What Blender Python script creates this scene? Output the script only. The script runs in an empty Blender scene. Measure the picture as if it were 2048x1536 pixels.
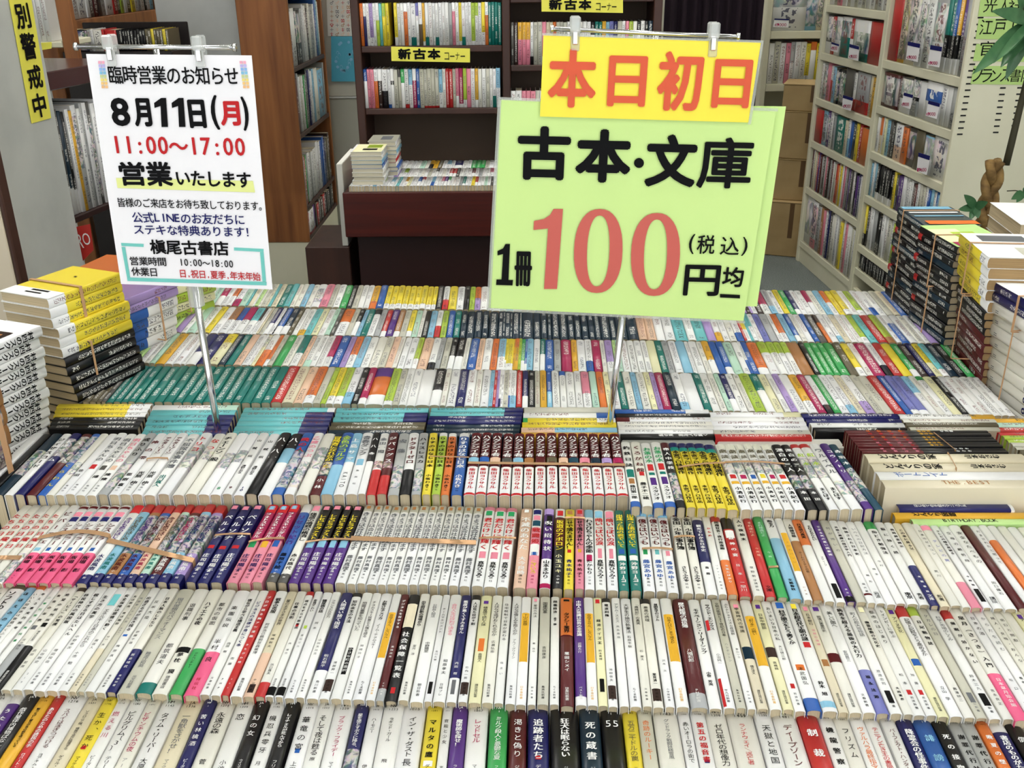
import bpy, math, random
from mathutils import Vector, Matrix
random.seed(7)
SC = bpy.context.scene
COL = SC.collection
# ------------------------------------------------------------------ camera
F = 1940.0
def _n(v): return Vector(v).normalized()
YC = _n(((1045-1024)/F, (768+80)/F, -1))
ZC = -_n(((1068-1024)/F, -(5200-768)/F, -1))
ZC = (ZC - YC*ZC.dot(YC)).normalized()
XC = YC.cross(ZC)
A = Matrix((XC, YC, ZC)).transposed()      # world -> camera
CAMZ = 1.5
CAM = Vector((0, 0, CAMZ))
R = A.transposed()
cd = bpy.data.cameras.new('camera'); cam = bpy.data.objects.new('camera', cd); COL.objects.link(cam)
cd.sensor_width = 36; cd.lens = F*36/2048; cd.clip_start = .02
cam.matrix_world = Matrix.Translation(CAM) @ R.to_4x4()
SC.camera = cam
# ------------------------------------------------------------------ light and exposure
SC.view_settings.view_transform = 'Standard'; SC.view_settings.look = 'None'
SC.view_settings.exposure = 0.47; SC.view_settings.gamma = 1; SC.view_settings.use_curve_mapping = False
W = bpy.data.worlds.new('world'); SC.world = W; W.use_nodes = True
bg = W.node_tree.nodes['Background']; bg.inputs[0].default_value = (.93, .97, 1, 1); bg.inputs[1].default_value = 1.3
def area(x, y, z, sx, sy, power, col=(1, .99, .965)):
    l = bpy.data.lights.new('ceiling_lamp_light', 'AREA'); l.shape = 'RECTANGLE'; l.size = sx; l.size_y = sy
    l.energy = power; l.color = col
    o = bpy.data.objects.new('ceiling_lamp_light', l); o.location = (x, y, z); COL.objects.link(o)
LAMPS = [(-1.1, 1.5), (.35, 1.5), (1.8, 1.5), (-1.1, 3.4), (.35, 3.6), (1.8, 3.6), (-1.1, 5.6), (.35, 5.6), (2.2, 5.6), (-.4, -.4), (1.0, -.4)]
for lx, ly in LAMPS: area(lx, ly, 2.86, .28, 1.25, 56 if ly < 3 else 62)

# ------------------------------------------------------------------ pixel helpers
def ray(x, y):
    return (R @ Vector(((x-1024)/F, -(y-768)/F, -1)))
def onZ(x, y, z):
    d = ray(x, y); return CAM + d*((z-CAMZ)/d.z)
def onY(x, y, Y):
    d = ray(x, y); return CAM + d*(Y/d.y)
def onP(x, y, p, n):
    d = ray(x, y); return CAM + d*((p-CAM).dot(n)/d.dot(n))
def lerp(pts, x):
    if x <= pts[0][0]:
        return pts[0][1]
    for a, b in zip(pts, pts[1:]):
        if x <= b[0]: return a[1]+(b[1]-a[1])*(x-a[0])/(b[0]-a[0])
    return pts[-1][1]
def lerpx(pts, x):      # with linear extrapolation
    if x <= pts[0][0]: a, b = pts[0], pts[1]
    elif x >= pts[-1][0]: a, b = pts[-2], pts[-1]
    else:
        for a, b in zip(pts, pts[1:]):
            if x <= b[0]: break
    return a[1]+(b[1]-a[1])*(x-a[0])/(b[0]-a[0])
# ------------------------------------------------------------------ colours
def lin(c):
    return tuple(((v/255+.055)/1.055)**2.4 if v/255 > .04045 else v/255/12.92 for v in c)
PAL = dict(w=(244,244,243), i=(238,236,226), c=(230,220,192), p=(232,140,160), P=(176,32,88), r=(196,44,44), R=(88,22,26), o=(226,120,52),
 O=(236,198,170), y=(240,218,60), Y=(232,178,52), l=(176,204,70), g=(60,168,88), G=(18,120,110), t=(112,196,200), m=(190,226,206),
 b=(44,96,176), B=(28,30,96), s=(140,194,222), v=(176,150,208), V=(84,44,130), k=(14,14,17), n=(176,178,178), N=(86,84,80), e=(206,204,188),
 a=(172,120,72), h=(255,255,255), K=(14,42,60), j=(238,96,140), q=(24,70,90), x=(100,92,70), d=(60,44,40), u=(240,236,190), z=(120,124,190), f=(196,232,150))
CW = dict(w='white', i='ivory', c='cream', p='pink', P='crimson', r='red', R='maroon', o='orange', O='peach', y='yellow', Y='golden', l='lime green',
 g='green', G='dark teal', t='turquoise', m='mint', b='blue', B='navy', s='sky blue', v='lavender', V='purple', k='black', n='grey', N='dark grey', e='pale grey-green',
 a='tan brown', h='white', K='dark petrol blue', j='hot pink', q='deep teal', x='olive brown', d='dark brown', u='pale yellow', z='periwinkle', f='pale green')
LP = {k: lin(v) for k, v in PAL.items()}
# ------------------------------------------------------------------ materials
def mat(name, col, rough=.5, metal=0, spec=.5, emit=None, bump=None, noise=None, trans=0, alpha=1, coat=0):
    m = bpy.data.materials.new(name); m.use_nodes = True; nt = m.node_tree; b = nt.nodes['Principled BSDF']
    c = (*lin(col), 1); b.inputs['Base Color'].default_value = c; b.inputs['Roughness'].default_value = rough
    b.inputs['Metallic'].default_value = metal; b.inputs['Specular IOR Level'].default_value = spec
    b.inputs['Transmission Weight'].default_value = trans; b.inputs['Alpha'].default_value = alpha
    b.inputs['Coat Weight'].default_value = coat
    if emit: b.inputs['Emission Color'].default_value = (*lin(emit[0]), 1); b.inputs['Emission Strength'].default_value = emit[1]
    if noise:    # (scale vector, second colour, low, high)
        tc = nt.nodes.new('ShaderNodeTexCoord'); mp = nt.nodes.new('ShaderNodeMapping'); mp.inputs['Scale'].default_value = noise[0]
        nz = nt.nodes.new('ShaderNodeTexNoise'); nz.inputs['Scale'].default_value = 1; nz.inputs['Detail'].default_value = 5
        mr = nt.nodes.new('ShaderNodeMapRange'); mr.inputs['From Min'].default_value = noise[2]; mr.inputs['From Max'].default_value = noise[3]
        mx = nt.nodes.new('ShaderNodeMix'); mx.data_type = 'RGBA'; mx.inputs['A'].default_value = c; mx.inputs['B'].default_value = (*lin(noise[1]), 1)
        nt.links.new(tc.outputs['Object'], mp.inputs['Vector']); nt.links.new(mp.outputs[0], nz.inputs['Vector']); nt.links.new(nz.outputs[0], mr.inputs['Value'])
        nt.links.new(mr.outputs[0], mx.inputs['Factor']); nt.links.new(mx.outputs['Result'], b.inputs['Base Color'])
        if bump:
            bp = nt.nodes.new('ShaderNodeBump'); bp.inputs['Strength'].default_value = bump; bp.inputs['Distance'].default_value = .002
            nt.links.new(nz.outputs[0], bp.inputs['Height']); nt.links.new(bp.outputs[0], b.inputs['Normal'])
    return m
class NG:
    def __init__(s, nt): s.nt = nt
    def n(s, t, **k):
        o = s.nt.nodes.new(t)
        for a, b in k.items(): setattr(o, a, b)
        return o
    def m(s, op, a, b=None, c=None):
        o = s.nt.nodes.new('ShaderNodeMath'); o.operation = op
        for i, v in enumerate((a, b, c)):
            if v is None: continue
            if hasattr(v, 'node'): s.nt.links.new(v, o.inputs[i])
            else: o.inputs[i].default_value = v
        return o.outputs[0]
    def mix(s, f, a, b):
        o = s.nt.nodes.new('ShaderNodeMix'); o.data_type = 'RGBA'
        for k, v in (('Factor', f), ('A', a), ('B', b)):
            if hasattr(v, 'node'): s.nt.links.new(v, o.inputs[k])
            else: o.inputs[k].default_value = v
        return o.outputs['Result']
    def attr(s, nm):
        o = s.nt.nodes.new('ShaderNodeAttribute'); o.attribute_type = 'OBJECT'; o.attribute_name = nm; return o
    def xyz(s, v):
        o = s.nt.nodes.new('ShaderNodeSeparateXYZ'); s.nt.links.new(v, o.inputs[0]); return o.outputs
    def comb(s, x, y, z):
        o = s.nt.nodes.new('ShaderNodeCombineXYZ')
        for i, v in enumerate((x, y, z)):
            if hasattr(v, 'node'): s.nt.links.new(v, o.inputs[i])
            else: o.inputs[i].default_value = v
        return o.outputs[0]
def cover_material():
    m = bpy.data.materials.new('printed_cover'); m.use_nodes = True; nt = m.node_tree; g = NG(nt); b = nt.nodes['Principled BSDF']
    oi = g.n('ShaderNodeObjectInfo'); uv = g.n('ShaderNodeUVMap'); uv.uv_map = 'UVMap'
    U = g.xyz(uv.outputs[0]); u, v = U[0], U[1]
    c2 = g.attr('c2').outputs['Color']; c3 = g.attr('c3').outputs['Color']; ink = g.attr('ink').outputs['Color']
    B = g.xyz(g.attr('bands').outputs['Vector']); D = g.xyz(g.attr('dim').outputs['Vector']); AR = g.xyz(g.attr('art').outputs['Vector'])
    T, L, seed = D[0], D[1], D[2]
    tail = g.m('GREATER_THAN', v, B[0]); head = g.m('LESS_THAN', v, B[1])
    base = g.mix(tail, oi.outputs['Color'], c2); base = g.mix(head, base, c3)
    cs = g.m('MULTIPLY', T, .52)
    cy = g.m('DIVIDE', g.m('MULTIPLY', v, L), cs); cx = g.m('DIVIDE', g.m('MULTIPLY', g.m('SUBTRACT', u, .5), T), cs)
    nz = g.n('ShaderNodeTexNoise'); nz.inputs['Scale'].default_value = 1; nz.inputs['Detail'].default_value = 1
    nt.links.new(g.comb(g.m('MULTIPLY', cx, 4.2), g.m('MULTIPLY', cy, 4.2), g.m('MULTIPLY', seed, 37)), nz.inputs['Vector'])
    st = g.m('GREATER_THAN', nz.outputs[0], .515)
    inx = g.m('LESS_THAN', g.m('ABSOLUTE', cx), .46)
    iny = g.m('LESS_THAN', g.m('ABSOLUTE', g.m('SUBTRACT', g.m('FRACT', cy), .5)), .42)
    wn = g.n('ShaderNodeTexWhiteNoise'); wn.noise_dimensions = '2D'
    nt.links.new(g.comb(g.m('FLOOR', g.m('DIVIDE', cy, 4)), g.m('MULTIPLY', seed, 91), 0), wn.inputs['Vector'])
    pres = g.m('GREATER_THAN', wn.outputs[0], .3)
    rng = g.m('LESS_THAN', g.m('ABSOLUTE', g.m('SUBTRACT', v, .5)), .43)
    t = g.m('MULTIPLY', g.m('MULTIPLY', g.m('MULTIPLY', st, inx), g.m('MULTIPLY', iny, pres)), g.m('MULTIPLY', rng, B[2]))
    # small picture area
    vn = g.n('ShaderNodeTexNoise'); vn.inputs['Scale'].default_value = 1; vn.inputs['Detail'].default_value = 4; vn.inputs['Distortion'].default_value = 1.2
    nt.links.new(g.comb(g.m('MULTIPLY', cx, 1.0), g.m('MULTIPLY', cy, .62), g.m('MULTIPLY', seed, 53)), vn.inputs['Vector'])
    hs = g.n('ShaderNodeHueSaturation'); hs.inputs['Saturation'].default_value = 2.0; nt.links.new(vn.outputs['Color'], hs.inputs['Color'])
    rp = g.n('ShaderNodeValToRGB'); e = rp.color_ramp.elements; e[0].position = .43; e[0].color = (.01, .01, .015, 1); e[1].position = .56; e[1].color = (.9, .88, .85, 1)
    nt.links.new(vn.outputs[0], rp.inputs[0])
    artc = g.mix(.36, rp.outputs[0], hs.outputs[0]); artc = g.mix(.25, artc, c2)
    am = g.m('MULTIPLY', g.m('MULTIPLY', g.m('GREATER_THAN', v, AR[0]), g.m('LESS_THAN', v, AR[1])), AR[2])
    base = g.mix(am, base, artc)
    base = g.mix(g.m('MULTIPLY', t, .85), base, ink)
    nt.links.new(base, b.inputs['Base Color'])
    b.inputs['Roughness'].default_value = .34; b.inputs['Specular IOR Level'].default_value = .45
    return m
M_COVER = cover_material()
def page_material():
    m = bpy.data.materials.new('page_edges'); m.use_nodes = True; nt = m.node_tree; g = NG(nt); b = nt.nodes['Principled BSDF']
    oi = g.n('ShaderNodeObjectInfo'); tc = g.n('ShaderNodeTexCoord')
    X = g.xyz(tc.outputs['Object']); nz = g.n('ShaderNodeTexNoise'); nz.inputs['Scale'].default_value = 1; nz.inputs['Detail'].default_value = 2
    nt.links.new(g.comb(g.m('MULTIPLY', X[0], 1700), g.m('MULTIPLY', X[1], 12), g.m('MULTIPLY', X[2], 12)), nz.inputs['Vector'])
    mr = g.n('ShaderNodeMapRange'); mr.inputs['From Min'].default_value = .35; mr.inputs['From Max'].default_value = .6
    mr.inputs['To Min'].default_value = .72; mr.inputs['To Max'].default_value = 1; nt.links.new(nz.outputs[0], mr.inputs['Value'])
    mx = g.n('ShaderNodeMix'); mx.data_type = 'RGBA'; mx.blend_type = 'MULTIPLY'; mx.inputs['Factor'].default_value = 1
    nt.links.new(oi.outputs['Color'], mx.inputs['A']); nt.links.new(mr.outputs[0], mx.inputs['B']); nt.links.new(mx.outputs['Result'], b.inputs['Base Color'])
    b.inputs['Roughness'].default_value = .9; b.inputs['Specular IOR Level'].default_value = .1
    return m
M_PAGE = page_material()
INK = {}
def ink(c):
    if c not in INK:
        col = dict(PAL, k=(7,7,9), w=(244,244,242), r=(196,40,44), n=(110,112,116), g=(40,150,90))[c]
        INK[c] = mat('print_'+CW[c].replace(' ', '_').replace('-', '_'), col, .55, spec=.12)
    return INK[c]
# ------------------------------------------------------------------ mesh building
class MB:
    def __init__(s): s.v = []; s.f = []; s.mi = []; s.mats = []
    def mat(s, m):
        if m not in s.mats: s.mats.append(m)
        return s.mats.index(m)
    def add(s, vs, fs, m=None):
        o = len(s.v); s.v += [tuple(v) for v in vs]; s.f += [tuple(o+i for i in f) for f in fs]
        k = s.mat(m) if m else 0; s.mi += [k]*len(fs)
    def box(s, a, b, m=None, M=None):
        (x0, y0, z0), (x1, y1, z1) = a, b
        vs = [(x0,y0,z0),(x1,y0,z0),(x1,y1,z0),(x0,y1,z0),(x0,y0,z1),(x1,y0,z1),(x1,y1,z1),(x0,y1,z1)]
        if M: vs = [M @ Vector(v) for v in vs]
        s.add(vs, [(0,3,2,1),(4,5,6,7),(0,1,5,4),(1,2,6,5),(2,3,7,6),(3,0,4,7)], m)
    def bbox(s, a, b, e=.004, m=None, M=None):      # box with bevelled edges
        (x0,y0,z0),(x1,y1,z1) = a, b; vs = []; 
        for zi, z in enumerate((z0, z0+e, z1-e, z1)):
            k = e if zi in (0, 3) else 0
            for (X, Y) in ((x0+e+k*0, y0+k), (x1-e, y0+k), (x1-k, y0+e), (x1-k, y1-e), (x1-e, y1-k), (x0+e, y1-k), (x0+k, y1-e), (x0+k, y0+e)): vs.append((X, Y, z))
        fs = [tuple(range(7, -1, -1)), tuple(range(24, 32))]
        for r in range(3):
            for i in range(8): j = (i+1) % 8; fs.append((r*8+i, r*8+j, r*8+8+j, r*8+8+i))
        if M: vs = [M @ Vector(v) for v in vs]
        s.add(vs, fs, m)
    def tube(s, pts, r, n=8, m=None, cap=True):
        pts = [Vector(p) for p in pts]; rings = []
        rr = r if isinstance(r, (list, tuple)) else [r]*len(pts)
        vs = []
        for i, p in enumerate(pts):
            d = (pts[min(i+1, len(pts)-1)]-pts[max(i-1, 0)]).normalized()
            a = d.cross(Vector((0, 0, 1))) if abs(d.z) < .95 else d.cross(Vector((1, 0, 0)))
            a.normalize(); b = d.cross(a)
            for k in range(n):
                t = 2*math.pi*k/n; vs.append(p+(a*math.cos(t)+b*math.sin(t))*rr[i])
        fs = [(i*n+k, i*n+(k+1) % n, (i+1)*n+(k+1) % n, (i+1)*n+k) for i in range(len(pts)-1) for k in range(n)]
        if cap: fs += [tuple(range(n-1, -1, -1)), tuple((len(pts)-1)*n+k for k in range(n))]
        s.add(vs, fs, m)
    def mesh(s, name, m=None, smooth=False):
        me = bpy.data.meshes.new(name); me.from_pydata(s.v, [], s.f)
        for q in ([m] if m else s.mats): me.materials.append(q)
        if not m and len(s.mats) > 1: me.polygons.foreach_set('material_index', s.mi)
        if smooth: me.polygons.foreach_set('use_smooth', [True]*len(me.polygons))
        me.update(); return me
def link(name, me, parent=None, loc=None):
    o = bpy.data.objects.new(name, me); COL.objects.link(o)
    if parent: o.parent = parent
    if loc is not None: o.location = loc
    return o
def tag(o, label=None, cat=None, group=None, kind=None):
    if label: o['label'] = label
    if cat: o['category'] = cat
    if group: o['group'] = group
    if kind: o['kind'] = kind
    return o
def empty(name, loc, label, cat, group=None, rot=None):
    o = bpy.data.objects.new(name, None); COL.objects.link(o); o.location = loc; o.empty_display_size = .05
    if rot is not None: o.rotation_euler = rot
    return tag(o, label, cat, group)
# ------------------------------------------------------------------ book meshes
BK = {}
def profile(T, sag, W, n=7):
    pts = [(-T/2, -W)]
    for i in range(n):
        x = -1+2*i/(n-1); x = math.copysign(abs(x)**.7, x)
        pts.append((x*T/2, -sag*abs(x)**3))
    pts.append((T/2, -W)); return pts
def book_meshes(T, L, W, sag=None, far=False):
    T = round(T*1000)/1000 if T > .008 else round(T*2000)/2000
    key = (T, L, W, far)
    if key in BK: return BK[key], T
    sg = min(.0022, .13*T)
    th = .0005 if T > .006 else .0003
    P = profile(T, sg, W, 5 if far else 7); n = len(P)
    Q = [(x*(1-2*th/T), z-th if 0 < i < n-1 else z) for i, (x, z) in enumerate(P)]
    vs = []; fs = []; uv = []
    for y in (0, L):
        vs += [(x, y, z) for x, z in P]; vs += [(x, y, z) for x, z in Q]
    def uvp(i, y):
        u = P[i][0]/T+.5 if 0 < i < n-1 else (-2 if i == 0 else 3)
        return (u, 1-y/L)
    for i in range(n-1):
        fs.append((i, i+1, 2*n+i+1, 2*n+i)); uv.append([uvp(i, 0), uvp(i+1, 0), uvp(i+1, L), uvp(i, L)])
        fs.append((n+i, 3*n+i, 3*n+i+1, n+i+1)); uv.append([(-2, 1), (-2, 0), (-2, 0), (-2, 1)])
        fs.append((i, n+i, n+i+1, i+1)); uv.append([(-2, 1)]*4)
        fs.append((2*n+i, 2*n+i+1, 3*n+i+1, 3*n+i)); uv.append([(-2, 0)]*4)
    for k in (0, n-1):
        fs.append((k, 2*n+k, 3*n+k, n+k)); uv.append([(-2, 1)]*4)
    me = bpy.data.meshes.new('cover'); me.from_pydata(vs, [], fs); l = me.uv_layers.new(name='UVMap')
    flat = [c for f in uv for p in f for c in p]; l.data.foreach_set('uv', flat); me.materials.append(M_COVER)
    # smooth the outer rounded surface
    me.polygons.foreach_set('use_smooth', [len(f) == 4 and i % 4 == 0 and 0 < i//4 < n-2 for i, f in enumerate(fs)]); me.update()
    ins = .0022
    PP = [(x*(1-2*th/T*1.4), z-th*1.5 if 0 < i < n-1 else z+.002) for i, (x, z) in enumerate(P)]
    vs = [(x, y, z) for y in (ins, L-ins) for x, z in PP]
    fs = [(i, i+1, n+i+1, n+i) for i in range(n-1)]+[(0, n, 2*n-1, n-1), tuple(range(n-1, -1, -1)), tuple(range(n, 2*n))]
    mp = bpy.data.meshes.new('page_block'); mp.from_pydata(vs, [], fs); mp.materials.append(M_PAGE); mp.update()
    BK[key] = (me, mp, sg); return BK[key], T
DARK = set('rRPGbBVkNKqdxjag')
LT = {}
def parse(tok):      # colour code: base, optional /X.f (tail band) and \X.f (head band), ~ picture, ! no writing
    base = tok[0]; r = dict(base=base, c2=base, c3=base, t=2.0, h=-1.0, art=None, txt=1.0)
    import re
    for k, c, f in re.findall(r'([/\\])([a-zA-Z])\.(\d+)', tok):
        f = float('.'+f)
        if k == '/': r['c2'] = c; r['t'] = f
        else: r['c3'] = c; r['h'] = f
    if '~' in tok: r['art'] = (.3, .8, 1)
    q = re.search(r'~(\d\d)(\d\d)', tok)
    if q: r['art'] = (int(q.group(1))/100, int(q.group(2))/100, 1)
    if '!' in tok: r['txt'] = 0.0
    return r
PRINTS = []
def mklabel(col, kind, ex, place):
    k = len((col+' '+kind+' spine '+place).split())
    if k+len(ex.split()) > 16: ex = ex.split(' and ')[0]
    if k+len(ex.split()) > 16: ex = ''
    return '%s %s spine%s, %s' % (col, kind, ex, place)
def book(name, tok, T, L, W, Mx, label, cat, group, pages=(214,198,166), prints=None, parts=True, far=False, tone=1.0, deco=None):
    (cm, pm, sg), T = book_meshes(T, L, W, far=far); p = parse(tok)
    o = bpy.data.objects.new(name, cm); COL.objects.link(o); o.matrix_world = Mx
    c = LP[p['base']]; j = random.uniform(.93, 1.03)*tone
    o.color = (min(1, c[0]*j), min(1, c[1]*j), min(1, c[2]*j*random.uniform(.97, 1.02)), 1)
    o['c2'] = list(LP[p['c2']]); o['c3'] = list(LP[p['c3']])
    o['bands'] = [p['t'], p['h'], 0.0 if prints is not None else p['txt']]
    o['ink'] = list(lin((245, 244, 238) if p['base'] in DARK else (random.choice([(40, 40, 46), (70, 70, 74), (40, 40, 80), (120, 60, 60)]))))
    o['dim'] = [T, L, random.random()]
    o['art'] = list(p['art'] or (2.0, 2.0, 0.0))
    tag(o, label, cat, group)
    if parts:
        q = bpy.data.objects.new('page_block', pm); COL.objects.link(q); q.parent = o
        k = random.uniform(.9, 1.06); q.color = (*[min(1, v*k) for v in lin(pages)], 1)
    if prints or deco: PRINTS.append((o, T, L, W, sg, prints or [], deco or []))
    return o
def frame(x, y, z, o):
    M = Matrix((x, y, z)).transposed().to_4x4(); M.translation = o; return M
# ------------------------------------------------------------------ glyphs
GL = {}
ROT = set('ー〜―「」『』（）()[]【】…-−／')
def load_glyphs(chars):
    bpy.context.view_layer.update()
    tmp = []
    sc2 = bpy.data.scenes.new('glyphs')
    for ch in sorted(set(chars)-{' ', '\n'}):
        c = bpy.data.curves.new('g', 'FONT'); c.body = ch; c.resolution_u = 3; o = bpy.data.objects.new('g', c); sc2.collection.objects.link(o); tmp.append((ch, o))
    vl = sc2.view_layers[0]; vl.update(); dg = vl.depsgraph
    for ch, o in tmp:
        me = bpy.data.meshes.new_from_object(o.evaluated_get(dg))
        vs = [(v.co.x, v.co.y) for v in me.vertices]; fs = [tuple(p.vertices) for p in me.polygons]
        if vs: GL[ch] = (vs, fs, min(v[0] for v in vs), max(v[0] for v in vs), min(v[1] for v in vs), max(v[1] for v in vs))
        bpy.data.meshes.remove(me); c = o.data; bpy.data.objects.remove(o); bpy.data.curves.remove(c)
    bpy.data.scenes.remove(sc2)
def glyph(ch, rot=False, flat=False):
    """vertices centred on the em square, size 1"""
    g = GL.get(ch)
    if not g: return [], []
    vs, fs, x0, x1, y0, y1 = g
    if ord(ch) < 0x2000: cx, cy = (x0+x1)/2, .30
    else:
        k = GL.get('国', g); cx, cy = (k[2]+k[3])/2, (k[4]+k[5])/2
        if ch in '、。' and not flat: cx, cy = x0-.25, y0-.15
    s = 1.05
    P = [((x-cx)*s, (y-cy)*s) for x, y in vs]
    if rot: P = [(y, -x) for x, y in P]
    return P, fs
def build_prints():
    chars = '国'
    for _o, _T, _L, _W, _s, pr, de in PRINTS: chars += ''.join(p[0] for p in pr)
    chars += EXTRA_CHARS
    load_glyphs(chars)
    for o, T, L, W, sg, pr, de in PRINTS:
        b = MB()
        def z(x): return -sg*min(1, abs(2*x/T))**3+.00035
        for (v0, v1, x0, x1, c) in de:           # printed patches: v along the spine, x as a share of the thickness
            xs = [x0+(x1-x0)*i/4 for i in range(5)]
            vs = [(x*T, L*(1-v), z(x*T)-.0001) for v in (v0, v1) for x in xs]
            b.add(vs, [(i+5, i+6, i+1, i) for i in range(4)], ink(c))
        for (txt, v0, v1, size, c, bold, hor, xo) in pr:
            n = len(txt)
            if hor:
                for i, ch in enumerate(txt):
                    P, fs = glyph(ch); s = size*T
                    cx = (i-(n-1)/2)*s*.62
                    b.add([(xo*T+cx+x*s, L*(1-v0)+y*s, z(cx+x*s)) for x, y in P], fs, ink(c))
                continue
            lat = n > 4 and all(ord(q) < 128 for q in txt)
            if lat:
                s = size*T
                for i, ch in enumerate(txt):
                    P, fs = glyph(ch, True); pitch = (v1-v0)*L/n; yc = L*(1-v0)-(i+.5)*pitch
                    b.add([(xo*T+x*s, yc+y*min(s, pitch*1.5), z(x*s)) for x, y in P], fs, ink(c))
                continue
            s = size*T; pitch = (v1-v0)*L/max(1, n); s2 = min(s, pitch*1.02); sw = min(s, pitch*1.2)
            for i, ch in enumerate(txt):
                if ch == ' ': continue
                P, fs = glyph(ch, ch in ROT)
                yc = L*(1-v0)-(i+.5)*pitch
                for dx, dz in (((0, 0),) if not bold else ((-.03, 0), (.03, .00012))):
                    b.add([(xo*T+(x+dx)*sw, yc+y*s2, z(xo*T+x*sw)+dz) for x, y in P], fs, ink(c))
        if b.v: link('title_print', b.mesh('title_print'), o)
# ------------------------------------------------------------------ the rows of books, one book a line
# left right (photo columns of the near or far end of the spine) | colours | title | author | publisher | patches
ROW1 = '''-58 -30|w|影の棲む城|
-29 0|c|長いお別れ|
-10 29|w|夜の国|^n北野
29 53|V\\w.10|^w*@14-60うたかたの|^w佐藤
53 83|k/s.55|^w戯作屋伴内捕物ばなし|
83 111|Y/w.62|*@13-62繋つなげ！彼らが本の紙を造っている|
113 133|r|^w*@12-60あなたのための誘拐の手|^w*ロバート・アダムス
133 177|w|^Rスパイは泳ぎつづける|ヨアキム・サンデル
177 209|c|ソフロニア嬢、倫敦で恋に陥落する|ゲイル・キャリガー
210 238|y|生か、死か|マイケル・ロボサム||54-58,-.16,.16,r
238 264|w|^P燃える川|ピーター・ヘラー
265 297|w|^kピルグリム〔3〕|テリー・ヘイズ
298 325|i|^Pビザンチウムの夜|^nアーウィン
327 366|w|タイム・リーパー|大原まり子
367 409|c|^n一角獣をさがせ！|^nマイク・レズニック
410 435|B|^w苦い林檎酒|^wピーター・ラヴゼイ
437 474|i|@12-38永遠の森|菅 浩江||
475 511|w|@12-20恋|小池真理子
511 540|k|^w幻の女|^wウイリアム・アイリッシュ
543 573|w|機忍兵零牙|月村了衛
574 602|k|^w*@12-52レイチェルが死んでから|^wフリン・ベリー
607 640|w|華竜の宮|上田早夕里||52-57,-.14,.14,b
640 671|w|そして夜は甦る|@62-66原
672 712|w|^Pブラック・フライデー|マイクル・シアーズ
714 740|B~4065|^w@10-52星を墜とすボクに降る、|^w@70-96*薮内
741 769|w|@14-32ハーモニー|伊藤計劃
770 809|w|@14-42ラギッド・ガール|@62-66飛
809 854|w|イン・ザ・ダスト|@60-96長沢樹
856 886|y|*@13-38マルタの鷹|ダシール・ハメット||62-68,-.3,.3,w
887 907|w|官能と少女|宮木あや子
908 937|V|^w*@14-46魔術師を探せ！|^wランドル・ギャレット
938 978|w|^P@14-42レッドセル|マーク・ヘンショウ
981 1017|g|^w@10-60ミルク殺人と憂鬱な夏|^wフォルカー・クルプフル
1020 1054|R|^w@12-58渇きと偽り|^wジェイン・ハーパー
1056 1097|B|^w*追跡者たち|^wデオン・メイヤー||56-60,-.14,.14,r
1101 1155|k|^w*@11-56狂犬は眠らない|^wジェイムズ・グレイディ
1157 1198|K|^w*死の蔵書|^wジョン・ダニング
1200 1241|k||^wジェイムズ・デラーギー|55
1242 1273|y|^x五万二千ドルの罠|^xエルモア・レナード
1273 1301|e|^o@12-58奇跡のルーキー|^nバリー
1303 1352|i|^n@10-56グッドラック戦闘妖精雪風|神林長平
1353 1376|w|赤いオーロラの街で|伊藤瑞彦
1377 1408|w|^r*第五の福音書|イアン・コールドウェル||56-60,-.16,.16,B
1408 1448|i|@14-62ゼロ年代の想像力|宇野常寛
1449 1502|i|^rランナウェイ／逃亡者|ニール・クロス
1504 1539|w|@14-60天獄と地国|小林泰三
1540 1588|w|^Rディープゾーン|^Rジェイムズ
1589 1631|r|^w*@10-56制裁|^wアンデシュ
1631 1661|w|*@12-60機龍警察|月村了衛
1662 1692|i|@13-58フリズム|神林長平
1693 1722|w|^oヴァルハラ最終指令|ハリー
1722 1750|w|^rテニアン亡き王の書簡|ボブ||60-65,-.16,.16,B
1755 1784|w|^Rパーフェクト・ハンター|トム・ウッド||66-70,-.16,.16,B
1786 1819|B|^w*降霊会の怪事件|^wピーター
1819 1856|b|^s*@12-56誹謗|^wピーター
1857 1887|k|^w*@14-60死の接吻|^wアイラ・レヴィン
1888 1914|n|*@16-60謝罪代行社|ゾラン
1915 1941|n|*@16-60謝罪代行社|ゾラン
1945 1969|o|^w*@14-60晩夏の墜落|^wノア
1970 2001|B\\w.12|^w*@16-60書店のものがたり|^wジュリー
2003 2034|k/s.5|^w@14-40償い|^w矢口
2035 2062|i|赤い館の秘密|
2063 2092|w|春にして|'''
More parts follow.
